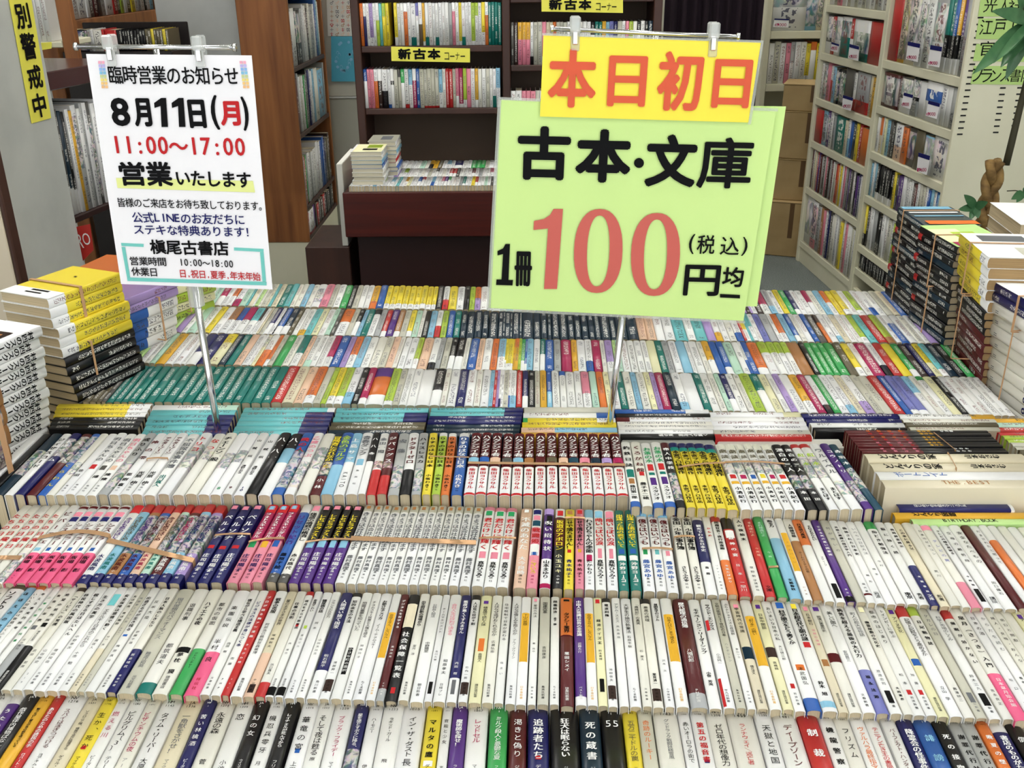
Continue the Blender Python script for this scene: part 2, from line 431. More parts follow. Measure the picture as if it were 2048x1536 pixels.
ROW2 = '''-200 -178|w|夢の話|^n山
-177 -156|i|言葉の海へ|
-155 -119|w\\x.05|*ソフトの|
-118 -95|s\\o.02|*@6-60ほほえみの教科書|
-94 -76|w\\o.04|いい人間関係は敬語のくふう|
-75 -56|w|*考える事実的思考|内田
-55 -39|w|^g*@10-60二等利根の教科書|
-38 -20|i/n.60|*@8-40未来の年表|@55-66河合雅司||42-46,-.3,.3,n
-19 -1|i/k.62|*@8-40絶望の裁判所|@48-58瀬木比呂志|^w講談社現代新書|40-44,-.3,.3,k
0 21|i\\d.05|*@9-42「サービス」の常識|@64-82武田 哲男||
21 44|w|*@8-40移民時代の異国飯|山谷剛史|^n219
44 66|w|*@8-52親しすぎる日はたいへん|増田悦佐|文春新書
66 89|w|*@9-34生き方の美学|@50-64中野孝次|文春新書
90 114|w|@24-62エネルギー日本のこれから|@66-78十市 勉|文春新書|8-20,-.34,.34,t
115 135|w|*@8-46安全保障は感情で動く|@54-64潮匡人|文春新書
136 152|i/c.62|*@8-40女は筋肉 男は脂肪|@50-60樋口 満|集英社新書
153 168|e|^n@10-38視聴率200％男|^n@42-50安達元一|^n光文社新書
168 188|w|*@10-46出過ぎる子が生き残る|@58-76梅原真司||49-51,-.2,.25,b
189 210|w|@12-34反米大陸|@44-58伊藤千尋|集英社新書
210 231|i/B.62|*@10-42日本人数のしきたり|^w@66-80飯倉晴武|^w青春新書
232 267|e|^n@10-52現代思想のパフォーマンス|^n難波江和英|^n光文社新書
269 302|i/G.91|%44@16-34退職刑事|%44@56-76都筑道夫
302 334|i|*%44@14-38ハイエナの夜|*%44@64-84夢枕 獏|徳間書店|59-64,-.46,.46,k
336 364|i/g.60|%50@14-38都市の仮面|^kアドベンチャー
365 397|w/j.62|%44@16-40楽園伝説|%50@50-72半村 良|^r祥伝社
398 419|w|*@10-44寝ながら学べる構造主義|@54-64内田 樹|文春新書
420 441|w|^B*@12-58ビジネスの法律が身につく本|@66-76佐藤|*PHP
440 458|r\\r.18|^w*@6-50プロが語る胸アツ漫画|^w*@54-74きたがわ翔|^w203
459 484|w|*@8-24戦争の克服|@34-64阿部浩己鵜飼哲森巣博|集英社新書
485 507|c/O.62|@9-36星の王子さまの世界|@44-58塚崎幹夫|中公新書|90-97,-.3,.3,d
508 529|i/r.88|*^k@12-30仕事の法則|@72-82浜口直太||
529 547|w\\r.04|*@9-40視点をずらす思考術|@52-64森 達也|講談社現代新書|34-37,-.2,.2,r 92-99,-.5,.5,k
549 566|w|*@9-22老後がこわい|@44-58香山リカ|講談社現代新書|36-39,-.2,.2,l 92-99,-.5,.5,k
567 589|w|*@8-22糖尿病の話|@30-40岡本|ちくま新書
590 609|w|@9-28フランスの外交力|@48-64山田文比古|集英社新書
611 637|B/w.76|^w*@8-38人間使い捨て国家|^w@62-74明石順平|角川新書
637 658|w\\k.04|*@8-32知的余生の方法|@68-80渡部昇一|新潮新書|84-94,-.42,.42,d
660 683|w|@10-40地盤は悪夢を知っていた|^w@56-78小さな町の選択||56-80,-.22,.22,k
683 703|w|@9-46チョムスキー民意と人権を語る|@52-66岡崎玲子|集英社新書
704 729|w|*@8-28お節介なアメリカ|@32-56ノーム・チョムスキー|ちくま新書
730 750|w|@22-46自由するサル、しないサル||^Y幻冬舎新書|20-64,-.42,.42,Y
750 768|R/n.90|^w*@6-36デジタルを哲学する|^w@52-64黒崎政男|^wPHP新書
769 793|k|^w*%70@38-82社会保障一覧表|||10-34,-.5,.5,c 89-94,-.2,.2,r
795 817|i|*@8-34出生前診断の現場から|@52-62室月 淳|集英社新書
819 846|w|^n@10-24公務員人間活|@48-58中野雅至|朝日新書
847 864|w|@14-40チームマネジメント|@56-66古川久敏||84-94,-.25,.25,k
865 890|w|^p@10-42会社人生は評判で決まる|相原孝夫|日経プレ
891 913|B/w.80|^w*@6-40態度が悪くてすみません|^w@66-78内田 樹||82-94,-.2,.2,n
915 935|w\\k.05|*@8-32人は見た目が9割|@70-82竹内一郎|新潮新書|84-94,-.42,.42,d
936 962|u|@12-32検査値で読む人体|@58-66高橋茂人|講談社現代新書|6-9,-.22,.22,V 44-56,-.25,.25,o
963 986|i|@8-42人はなぜ逃げおくれるのか|@46-58広瀬弘忠|集英社新書
987 1007|w|@8-46住宅税制で日本が変わる|^n住まい|
1009 1031|w|@8-40人はなぜ憎しみを抱くのか|@44-62アルノ・グリューン|集英社新書
1031 1052|w|@18-30下山の思想||^Y幻冬舎新書|17-64,-.42,.42,Y
1054 1072|w|@8-22愛国の作法|@46-56姜 尚中|朝日新書|2-5,-.2,.2,p
1073 1098|e|@6-18国連改革|@50-62吉田康彦|集英社新書
1099 1118|w|*@4-18閉塞経済|*@22-30金子 勝|ちくま新書
1120 1149|R\\o.38|^k*@16-36タクシー業界|^w*@54-72*栗田シメイ|^w扶桑社新書|2-4,-.25,.25,k 38-39,-.5,.5,R
1151 1174|V/w.93|^w*@4-40中国人の常識は世界の非常識|^w@46-56近藤大介|^wベスト新書
1175 1196|w|@18-44自由するサル、しないサル||^Y幻冬舎新書|17-64,-.42,.42,Y
1197 1216|u|*@22-48経済クイズ王|@52-62鈴木貴博||2-6,-.25,.25,r 78-89,-.25,.25,k
1217 1236|w\\k.04|*@6-20電波利権|@68-80池田信夫|新潮新書|83-94,-.42,.42,d
1239 1259|w|^n@6-26アダム・スミス|^n@28-42高島善哉|
1260 1284|w|@6-36大学生の論文執筆法|@38-50石原千秋|ちくま新書
1285 1306|i|@6-28「歳時記」の真実|@52-62石 寒太|文春新書
1306 1328|i\\k.05|@8-24衆愚の病理|*@72-82里見清一|新潮新書|85-95,-.42,.42,d
1330 1351|w|*@6-24貧困女子のリアル|@60-72沢木 文|小学館新書
1353 1379|w|@20-46日本人はどこまで減るか||^Y幻冬舎新書|17-62,-.42,.42,Y
1383 1417|R/n.88|^w*@4-30歴代総理の通信簿|^w@50-62八幡和郎|^wPHP新書
1418 1445|w|*@10-54モチベーション・リーダーシップ|*@70-82小笹 芳央|||
1448 1472|w|*@6-32サウンド・エシックス|@54-64小沼純一|平凡社新書|22-32,-.5,-.2,r 76-99,-.5,-.25,r
1473 1493|e|@4-38文明の衝突と21世紀の日本|^n@44-62ハンチントン|集英社新書
1495 1513|w|@4-36ぷちナショナリズム症候群|@48-58香山リカ|中公新書
1515 1538|c|@8-34宇宙時代の常識|@64-72橋元淳文|講談社現代新書|5-9,-.25,.25,p 47-58,-.5,.5,K
1540 1565|w|@18-36「創り手」の闘い||^Y幻冬舎新書|17-64,-.46,.46,Y
1566 1589|u|@14-30日米中開談|@60-68高橋精|講談社現代新書|5-9,-.25,.25,V 47-56,-.5,.5,d
1590 1612|w|@6-40あいまいな日本の私|@44-58大江健三郎|岩波新書|78-82,-.2,.2,r
1614 1645|w/b.90|*@10-44科学論文をどう書くか|@64-80末武国弘||2-8,-.28,.28,b 62-67,-.3,.3,o
1646 1677|w|*@8-40日本超古代王朝の謎|*@76-88鈴木 旭||3-8,-.2,.2,y 92-97,-.5,.5,s 41-46,-.25,.25,r
1678 1698|c|@12-24日本銀行|^p@27-44信頼の機構|講談社現代新書|5-9,-.25,.25,p 56-62,-.35,.35,a
1699 1725|i|@14-30戦後公害事件史||講談社現代新書|5-9,-.25,.25,V 50-58,-.5,.5,R
1726 1753|w|@10-26美しい国へ|^n@48-58安倍晋三|文春新書
1753 1780|w/z.64|*@6-54病苦を超える最後の大行力|@68-90*福永法源
1781 1806|w|^n@10-34町人の都大坂物語|^n渡邊忠司|中公新書|82-92,-.25,.25,k
1808 1828|i|*@18-44幽霊屋敷の文化史|*@78-90大西憲彦||4-9,-.3,.3,u
1828 1852|w|@6-40都市のはじまり|松本|岩波新書|80-84,-.2,.2,r
1853 1875|w|@6-34トインビーに学ぶ|加藤|岩波新書|80-84,-.2,.2,r
1876 1899|u|@12-28アイヌ文化|@60-68|講談社現代新書|5-9,-.25,.25,V 52-58,-.4,.4,b
1900 1928|w\\r.12|@14-50記憶と記銘をどう高めるか|@76-88立山 学
1929 1952|i\\l.10|*@14-40日記動物誌|@76-88藤澤研二|
1953 1976|e|^n@8-30ケガレの日|^n@50-60|^n中公新書|80-88,-.25,.25,n
1979 2004|w|^n@10-34科学と市場のしくみ|鈴木三九|中公新書|80-90,-.3,.3,k
2006 2030|i\\r.12|*@14-56催眠が効かない|@76-90吉永良正
2031 2060|i/j.62|*@8-58皐月（さつき）入門|^w@66-90日本皐月協会編
2061 2084|w|日本の酒|坂口|岩波新書
2085 2108|w|^nからだを読む|養老孟司|岩波新書
2109 2130|i|婦人・女性・おんな|鹿野|岩波新書
2131 2152|i|出口と間取|松本|
2153 2176|i|@10-40|松山||
2177 2200|u|アメリカ|||5-9,-.25,.25,V'''
ROW3 = '''-103 -82|i|^r*@12-60たちの日曜日|%34@62-66 8|
-81 -60|i|^r*@12-60たちの日曜日|%34@62-66 9|
-59 -38|i|^r*@12-60たちの日曜日||
-37 -17|i|^r*@12-60たちの日曜日||
-16 4|i~6599|^r*@12-60たちの日曜日||
5.5 27|w/j.64|^R*@8-55ビバーチェ|*^k@68-88阪場 彰|^Ppink|58-62,-.3,.3,s
28.7 51|w/j.64|^R*@26-55シスミラー|*^k@68-88阪場 彰||10-16,-.4,.4,p 2-5,-.5,.5,R 17-23,-.4,.4,B 58-62,-.2,.2,b
52 72.5|w/j.64|^R*@26-55シスミラー|*^k@68-88阪場 彰||10-16,-.4,.4,p 2-5,-.5,.5,R 17-23,-.4,.4,B 58-62,-.2,.2,b
73.8 96|w/j.64|^R*@26-55シスミラー|*^k@68-88阪場 彰||10-16,-.4,.4,p 2-5,-.5,.5,R 17-23,-.4,.4,B 58-62,-.2,.2,b
97 119|w/j.64|^R*@26-55シスミラー|*^k@68-88阪場 彰||10-16,-.4,.4,p 2-5,-.5,.5,R 17-23,-.4,.4,B 58-62,-.2,.2,b
120 144|w/j.64|^R*@26-55シスミラー|*^k@68-88阪場 彰||10-16,-.4,.4,p 2-5,-.5,.5,R 17-23,-.4,.4,B 58-62,-.2,.2,b
149 173|w/B.90|^V*@18-50今日も恋のはじめ|*^B@66-86水波風南|^w小学館|0-11,-.5,.5,r
175 197|s/B.90\\r.11|^x*@18-50今日も恋のはじめ|*^G@66-86水波風南|^w小学館
198 221|a~1565/B.90\\r.11|^V*@18-50今日も恋のはじめ|*^R@66-86水波風南|^w小学館
222 243|b~1565/B.90\\r.11|^R*@18-50今日も恋のはじめ|*^R@66-86水波風南|^w小学館
245 265|O/B.90\\r.11|^R*@18-50今日も恋のはじめ|*^P@66-86水波風南|^w小学館
267 286|m~1565/B.90\\r.11|^x*@18-50今日も恋のはじめ|*^G@66-86水波風南|^w小学館
287 310|R~1565/B.90\\r.11|^P*@18-50今日も恋のはじめ|*^w@66-86水波風南|^w小学館
312 333|s~1565/B.90\\r.11|^B*@18-50今日も恋のはじめ|*^w@66-86水波風南|^w小学館
335 359|v~1565/B.90\\r.11|^B*@18-50今日も恋のはじめ|*^w@66-86水波風南|^w小学館
369 391|B|^w*@14-50ベルソナ|^w*@66-88庄司陽子|^w講談社|2-7,-.3,.3,p 56-60,-.3,.3,r
392 416|B|^w*@14-50ベルソナ|^w*@66-88庄司陽子|^w講談社|2-7,-.3,.3,p 56-60,-.3,.3,r
418 444|B|^w*@14-50ベルソナ|^w*@66-88庄司陽子|^w講談社|2-7,-.3,.3,p 56-60,-.3,.3,r
451 475|p\\P.50|^w*@12-46フォトスキャンダル|*^B@66-88庄司陽子|講談社|2-7,-.3,.3,s 0-11,-.5,.5,r 50-58,-.3,.3,g
477 500|p\\P.50|^w*@12-46フォトスキャンダル|*^B@66-88庄司陽子|講談社|2-7,-.3,.3,s 0-11,-.5,.5,r 50-58,-.3,.3,Y
502 524|p\\P.50|^w*@12-46フォトスキャンダル|*^B@66-88庄司陽子|講談社|2-7,-.3,.3,s 0-11,-.5,.5,r 50-58,-.3,.3,b
530 552|b/N.90\\w.12|^V*@16-56リセット紀行|@66-86藤原千絵|^w小学館
553 573|i/N.90|*@12-50怪盗の暗黙の帳消し|@66-86*赤石路代|^w小学館|2-9,-.4,.4,p
575 596|V\\k.5|^y*@14-48レセピラヴァスト|^w*@64-86庄司陽子|^w講談社|2-7,-.3,.3,p 49-58,-.35,.35,s
597 621|V\\k.5|^y*@14-48レセピラヴァスト|^w*@64-86庄司陽子|^w講談社|2-7,-.3,.3,p 49-58,-.35,.35,s
623 642|V\\k.5|^y*@14-48レセピラヴァスト|^w*@64-86庄司陽子|^w講談社|2-7,-.3,.3,p 49-58,-.35,.35,s
643 667|V\\k.5|^y*@14-48レセピラヴァスト|^w*@64-86庄司陽子|^w講談社|2-7,-.3,.3,p 49-58,-.35,.35,s
669 691|w\\e.09|^n*@11-62きょうは会社休みます|^n*@68-86藤村真理|集英社|2-6,-.2,.2,a
693 711|w\\e.09|^n*@11-62きょうは会社休みます|^n*@68-86藤村真理|集英社|2-6,-.2,.2,a
712 731|w\\e.09|^n*@11-62きょうは会社休みます|^n*@68-86藤村真理|集英社|2-6,-.2,.2,a
732 753|w\\e.09|^n*@11-62きょうは会社休みます|^n*@68-86藤村真理|集英社|2-6,-.2,.2,a
754 772|w\\e.09|^n*@11-62きょうは会社休みます|^n*@68-86藤村真理|集英社|2-6,-.2,.2,a
773 793|w\\e.09|^n*@11-62きょうは会社休みます|^n*@68-86藤村真理|集英社|2-6,-.2,.2,a
794 816|w\\e.09|^n*@11-62きょうは会社休みます|^n*@68-86藤村真理|集英社|2-6,-.2,.2,a
817 835|w\\e.09|^n*@11-62きょうは会社休みます|^n*@68-86藤村真理|集英社|2-6,-.2,.2,a
836 856|w\\e.09|^n*@11-62きょうは会社休みます|^n*@68-86藤村真理|集英社|2-6,-.2,.2,a
857 876|w\\e.09|^n*@11-62きょうは会社休みます|^n*@68-86藤村真理|集英社|2-6,-.2,.2,a
877 895|w\\e.09|^n*@11-62きょうは会社休みます|^n*@68-86藤村真理|集英社|2-6,-.2,.2,a
896 917|w\\e.09|^n*@11-62きょうは会社休みます|^n*@68-86藤村真理|集英社|2-6,-.2,.2,a
918 940|w\\e.09|^n*@11-62きょうは会社休みます|^n*@68-86藤村真理|集英社|2-6,-.2,.2,a
943 966|w\\p.05|^r*@15-58君だけに輝く|*@72-90真柴ひろみ|講談社|6-12,-.3,.3,g 60-68,-.3,.3,p
967 992|w\\p.05|^r*@15-58君だけに輝く|*@72-90真柴ひろみ|講談社|6-12,-.3,.3,g 60-68,-.3,.3,p
993 1016|w\\p.05|^r*@15-58君だけに輝く|*@72-90真柴ひろみ|講談社|6-12,-.3,.3,g 60-68,-.3,.3,p
1026 1051|O|^w*@12-56不滅のあなた|^w@64-86大今良時|講談社|2-6,-.2,.2,w
1052 1074|p\\w.26|^r*@26-48戦闘姫|^y*@68-84こざいろ|^P講談社|2-8,-.4,.4,B 10-16,-.35,.35,p 17-24,-.4,.4,q 58-62,-.3,.3,b 48-62,-.45,.45,w
1078 1101|V/w.66|^w*@16-58呪い招待状|*@68-90山本まゆり||0-8,-.5,.5,v 10-24,-.2,.4,k 95-100,-.5,.5,P
1104 1126|R/k.50\\w.12|^y*@16-56坂道のアポロン|^u*@60-84小玉ユキ|^w小学館|3-10,-.3,.3,r
1127 1147|y|*@12-54こせで落ちません！|^B@66-86青木祐子|集英社|2-7,-.3,.3,a 54-58,-.2,.2,r
1150 1168|p|*@12-54こせで落ちません！|^R@66-86青木祐子|^R集英社|2-7,-.3,.3,r 54-58,-.2,.2,Y
1169 1190|w\\s.11|*@14-58わさびちゃんの季節|@66-84たかもり|小学館|60-68,-.3,.3,P
1191 1213|w|^r*@12-48暗いっぱいの涙|*@66-86真柴ひろみ|講談社|2-11,-.4,.4,s 52-64,-.2,.2,p
1215 1237|w|^r*@12-48暗いっぱいの涙|*@66-86真柴ひろみ|講談社|2-11,-.4,.4,p 52-64,-.2,.2,p
1238 1259|G|^y*@6-50出逢った頃の君でいて|^w@68-92沖野ヨーコ|^w講談社|52-58,-.3,.3,b 60-66,-.4,.4,w
1262 1284|G|^y*@6-50出逢った頃の君でいて|^w@68-92沖野ヨーコ|^w講談社|52-58,-.3,.3,b 60-66,-.4,.4,w
1287 1311|w|^R*@12-46僕らはいつも|^b*@64-86藤宮あゆ|集英社|0-8,-.5,.5,s 52-58,-.2,.2,g
1313 1335|w|^R*@12-46僕らはいつも|^b*@64-86藤宮あゆ|集英社|0-8,-.5,.5,s 52-58,-.2,.2,t
1336 1358|w|^R*@12-46僕らはいつも|^b*@64-86藤宮あゆ|集英社|0-8,-.5,.5,s 52-58,-.2,.2,p
1365 1388|i|@8-50金田一少年の事件簿|*@70-88さとうふみや|講談社|2-6,-.3,.3,R
1390 1411|i|@8-50金田一少年の事件簿|*@70-88さとうふみや|講談社|2-6,-.3,.3,R
1414 1436|B\\w.07/w.62|^w*@14-50観光でわかる日本史|*@66-80斎藤|
1437 1455|w|^r*@18-32かもめ|^n@66-84リチャード|新潮社|
1456 1477|w\\r.10/o.60|*@10-48閻魔狂言・夜行巡査殿|^w*@66-88今来たばかり|
1479 1504|r\\k.18/r.60|^w*@20-56地獄神の宴|^w*@60-90日本一|^w早川|20-30,-.4,.4,w
1507 1530|i|*@6-36人の後始末|@66-86草野新子|講談社|
1532 1553|r|^O@8-28それ逆だよ|^O@42-54今井雄|^k文庫
1556 1577|g|^m@8-28それ標識だよ|^m@46-56今井|
1580 1606|s\\w.28|*@4-14断る力|*^k@78-92文藝春秋|||62-66,-.2,.2,r
1608 1626|w|^a@30-60上がれバッジ||^a幻冬舎|20-68,-.42,.42,Y
1627 1648|a\\i.30|*@8-26人間練習帳|@44-70ホームパーティの音|
1649 1671|w\\o.34|*@6-26日本語の真実|@42-54|
1673 1692|w|*@8-28それでもやりたい|@48-60スティーブ||80-96,-.3,.3,k
1694 1712|V|^w*@8-48できる男の黒い読書術|^w|^w講談社|94-100,-.5,.5,k
1713 1735|e|^n@8-44何が怖いの|^n||
1736 1753|w|*@8-48天使と悪魔の経済学入門|@78-90堀大蔵||90-92,-.5,.5,R
1753 1772|w|*@8-46偽装された日本史|@66-80雛形|岩波
1774 1793|w|^n@8-44いのちの日記方法|@58-70橋本|
1793 1812|w|@10-42|@50-60中村|
1814 1838|w\\g.10|*@12-44指どき勉強法|^r@50-60|*東京
1839 1861|w|*@6-44脳に効く読|@60-72|青春|
1862 1880|w/B.55|*@8-34税務調査開示|^w*@66-88文藝春秋|^w文庫|
1881 1901|c|*@8-36この本に見る父|@42-54|新書
1902 1925|i|^n@8-50|@60-70荒川|
1925 1943|i|@8-42日本のゼネコン|||
1943 1965|i/p.72|^z@20-50テレビの罠|*@70-84|^w|2-8,-.5,.5,p
1966 1985|w|*@8-40テレビの嘘を見破る|*今野勉||80-94,-.3,.3,k
1987 2009|w|@8-50空母の最前線|*@66-80|講談
2010 2036|w|@8-50安全なたべもの|@70-86田口護石|
2037 2057|R|^w*@6-50|^w|
2058 2078|w|@6-50だまされたと思って||
2079 2098|w/o.2|*@8-40|@60-70|
2099 2120|w|@8-40|@60-70|
2121 2144|i|@8-40|||
2145 2168|w|||
2169 2192|i|||'''
ROW4 = '''-62 -40|w|*@10-60|
-39 -20|k|^w*@10-60|
-18 6|K~3070|^p*@8-50|
7 26|w|*@8-60ジイザスコード|
27 48|B~1040|^w*@12-50王様ゲーム|^w*@60-84||
50 72|R~0550|^w*@12-50スライム|^o*@60-90|
73 90|b~0550|^y*@50-90くらわん||
90 108|i~5070|^y*@8-40|@74-92|
109 128|w|^p*@8-40|@60-74池田|集英社
129 149|w|^n*@8-50明日ちゃんの|@66-80|集英社|55-62,-.3,.3,r
150 170|w|^n*@8-50明日ちゃんの|@66-80博|集英社|55-62,-.3,.3,N
171 192|w|^p*@8-50明日ちゃんの|@66-80陳陳|集英社|55-62,-.3,.3,O
194 214|n~5090|*@8-42成りふり|*@66-90|
216 237|w|^R*@10-50神の雫|*@66-90亜樹直|集英社|
238 261|w|^R*@8-38アウターゾーン|*@66-86光原 伸|集英社|
262 284|w|^R*@8-38アウターゾーン|*@66-86光原 伸|集英社|
286 310|w|^n*@8-60不屈探偵事件簿|^G*@70-88出口真人|
314 338|w~2060|^r*@6-34トリコ|^R@70-90|
344 367|i~3045|^r*@8-32なつ|*@70-88|
370 393|i|@8-50チェーンソ一般|@66-80|
395 418|w~3560|^b*@20-40|*@66-86|
419 441|w~3050|*@8-30|*@66-80|*^g8
443 464|w|*%50@8-48山賊伝|@56-70清野とおる|*^R9
466 488|w|*%50@8-48山賊伝|@56-70清野とおる|*^B10
490 513|k|^w*@8-48八一八一|^w@60-90|
515 540|s/w.5\\k.26|^w*@8-24八一|@56-66|^k
541 565|b~3090|^r*@8-34暁の人|^P|^w
567 588|w~5090|^p*@6-44乙嫁のつぶ|^R|
590 616|i~2560|^R*@6-34|@66-80|
618 640|K/R.72~5070|^y*@6-60冒険者になれなかった|^w*@74-94小林|
640 665|b/s.55|^l*@6-50金色のコルダ|^w@60-90|
666 688|s/w.5|^w@8-50上島サマ|*@66-90KAITO|
691 714|w|^n@6-40青春ダンク|^b*@40-46 |@60-90集英社|46-56,-.3,.3,s
715 731|k\\k.5/w.5|^w*@6-44ハ八寺|^r*@60-90|
732 751|w/r.62~4860|^n*@8-36金田一廻|^w*@70-94|
752 773|R~5060/r.72|^w*@6-54ジパングス|^w*@70-94|
775 797|n~5590|^n*@6-40安藤|^w*@60-90|
798 820|w/k.62|^R*@8-54ドクターゼロ|^w@70-90|^w
822 841|n~6095|*@8-54ハイスレスカ|^w@70-90|
843 861|y|*@8-60りすのはなし日本|*@70-90小坂わき|集英社
863 880|l\\w.06|*@8-60りすのはなし日本|*@70-90小坂わき|集英社
881 898|o\\w.06|*@8-60りすのはなし日本|*@70-90小坂わき|集英社
901 924|b\\w.06|^w*@8-60りすのはなし日本|^w*@70-90小坂わき|集英社
927 949|w\\R.44|^w*%88@5-41ハクシジイ者|^r*@60-92柴田ヨクサル||0-4,-.5,.5,R 42-50,-.5,.5,s 50-57,-.5,.5,R 97-100,-.5,.5,r
951 971|w\\R.44|^w*%88@5-41ハクシジイ者|^r*@60-92柴田ヨクサル||0-4,-.5,.5,R 42-50,-.5,.5,b 50-57,-.5,.5,R 97-100,-.5,.5,r
973 995|w\\R.44|^w*%88@5-41ハクシジイ者|^r*@60-92柴田ヨクサル||0-4,-.5,.5,R 42-50,-.5,.5,O 50-57,-.5,.5,R 97-100,-.5,.5,r
998 1020|w\\R.44|^w*%88@5-41ハクシジイ者|^r*@60-92柴田ヨクサル||0-4,-.5,.5,R 42-50,-.5,.5,N 50-57,-.5,.5,R 97-100,-.5,.5,r
1022 1044|w\\R.44|^w*%88@5-41ハクシジイ者|^r*@60-92柴田ヨクサル||0-4,-.5,.5,R 42-50,-.5,.5,s 50-57,-.5,.5,R 97-100,-.5,.5,r
1046 1067|w\\R.44|^w*%88@5-41ハクシジイ者|^r*@60-92柴田ヨクサル||0-4,-.5,.5,R 42-50,-.5,.5,a 50-57,-.5,.5,R 97-100,-.5,.5,r
1069 1092|w\\R.44|^w*%88@5-41ハクシジイ者|^r*@60-92柴田ヨクサル||0-4,-.5,.5,R 42-50,-.5,.5,R 50-57,-.5,.5,R 97-100,-.5,.5,r
1094 1116|w\\R.44|^w*%88@5-41ハクシジイ者|^r*@60-92柴田ヨクサル||0-4,-.5,.5,R 42-50,-.5,.5,x 50-57,-.5,.5,R 97-100,-.5,.5,r
1119 1140|w\\R.44|^w*%88@5-41ハクシジイ者|^r*@60-92柴田ヨクサル||0-4,-.5,.5,R 42-50,-.5,.5,O 50-57,-.5,.5,R 97-100,-.5,.5,r
1141 1162|w\\R.44|^w*%88@5-41ハクシジイ者|^r*@60-92柴田ヨクサル||0-4,-.5,.5,R 42-50,-.5,.5,q 50-57,-.5,.5,R 97-100,-.5,.5,r
1164 1186|w\\R.44|^w*%88@5-41ハクシジイ者|^r*@60-92柴田ヨクサル||0-4,-.5,.5,R 42-50,-.5,.5,p 50-57,-.5,.5,R 97-100,-.5,.5,r
1188 1209|w\\R.44|^w*%88@5-41ハクシジイ者|^r*@60-92柴田ヨクサル||0-4,-.5,.5,R 42-50,-.5,.5,K 50-57,-.5,.5,R 97-100,-.5,.5,r
1211 1233|w\\R.44|^w*%88@5-41ハクシジイ者|^r*@60-92柴田ヨクサル||0-4,-.5,.5,R 42-50,-.5,.5,v 50-57,-.5,.5,R 97-100,-.5,.5,r
1235 1257|w\\R.44|^w*%88@5-41ハクシジイ者|^r*@60-92柴田ヨクサル||0-4,-.5,.5,R 42-50,-.5,.5,P 50-57,-.5,.5,R 97-100,-.5,.5,r
1262 1282|w/b.93|*@6-44釣鉄日誌|*@70-90篠川第一郎||46-58,-.4,.4,G 60-68,-.3,.3,a
1284 1306|i|^R*@6-52くろがね館|*@66-92藤子不二雄||50-56,-.2,.3,r
1308 1329|w/b.93|^g*@8-34お茶の水|@70-90*スタジオ||36-46,-.3,.3,r 49-53,-.3,.3,G 57-68,-.3,.3,V
1331 1353|w/b.93|^g*@8-34お茶の水|@70-90*スタジオ||36-46,-.3,.3,r 49-53,-.3,.3,G 57-68,-.3,.3,V
1354 1372|k~5090\\R.12|^w*@8-46帝人中学校|^w@70-90|
1373 1393|y\\B.08|*@14-52本宮プロ特選作|*@68-94本宮プロ作品||8-14,-.5,.5,G
1394 1413|y\\B.08|*@14-52本宮プロ特選作|*@68-94本宮プロ作品||8-14,-.5,.5,G
1414 1432|y\\B.08|*@14-52本宮プロ特選作|*@68-94本宮プロ作品||8-14,-.5,.5,G
1433 1454|y\\B.08|*@14-52本宮プロ特選作|*@68-94本宮プロ作品||8-14,-.5,.5,G
1455 1478|y\\B.08|*@14-52本宮プロ特選作|*@68-94本宮プロ作品||8-14,-.5,.5,G
1482 1504|w~2648|^x*@8-26劇談|*@68-92小清紀行||0-9,-.5,.5,e 50-56,-.3,.3,r 60-64,-.4,.4,Y
1505 1526|w~2648|^x*@8-26劇談|*@68-92小清紀行||0-9,-.5,.5,e 50-56,-.3,.3,P 60-64,-.4,.4,Y
1528 1546|w~2648|^x*@8-26劇談|*@68-92小清紀行||0-9,-.5,.5,e 50-56,-.3,.3,b 60-64,-.4,.4,Y
1548 1567|w~2648|^x*@8-26劇談|*@68-92小清紀行||0-9,-.5,.5,e 50-56,-.3,.3,y 60-64,-.4,.4,Y
1569 1588|w~2648|^x*@8-26劇談|*@68-92小清紀行||0-9,-.5,.5,e 50-56,-.3,.3,P 60-64,-.4,.4,Y
1590 1612|w~2648|^x*@8-26劇談|*@68-92小清紀行||0-9,-.5,.5,e 50-56,-.3,.3,r 60-64,-.4,.4,Y
1616 1637|k~5070|^w*@6-46漂白の三人|^w*@72-90本田|
1638 1657|k~5070|^w*@6-46漂白の三人|^w*@72-90本田|
1659 1679|w~2255\\r.06|^l*@12-40紅水|@70-88*まとばす|
1680 1702|w~2255\\r.06|^l*@12-40紅水|@70-88*まとばす|
1704 1727|w~6080|^n*@8-50ワルイベル|@82-94|
1730 1748|V~6090|^w*@10-50コウノトリ|^o*@60-86|
1750 1768|q~4070|^w*@8-56赤羽木さん|^w@70-90|'''
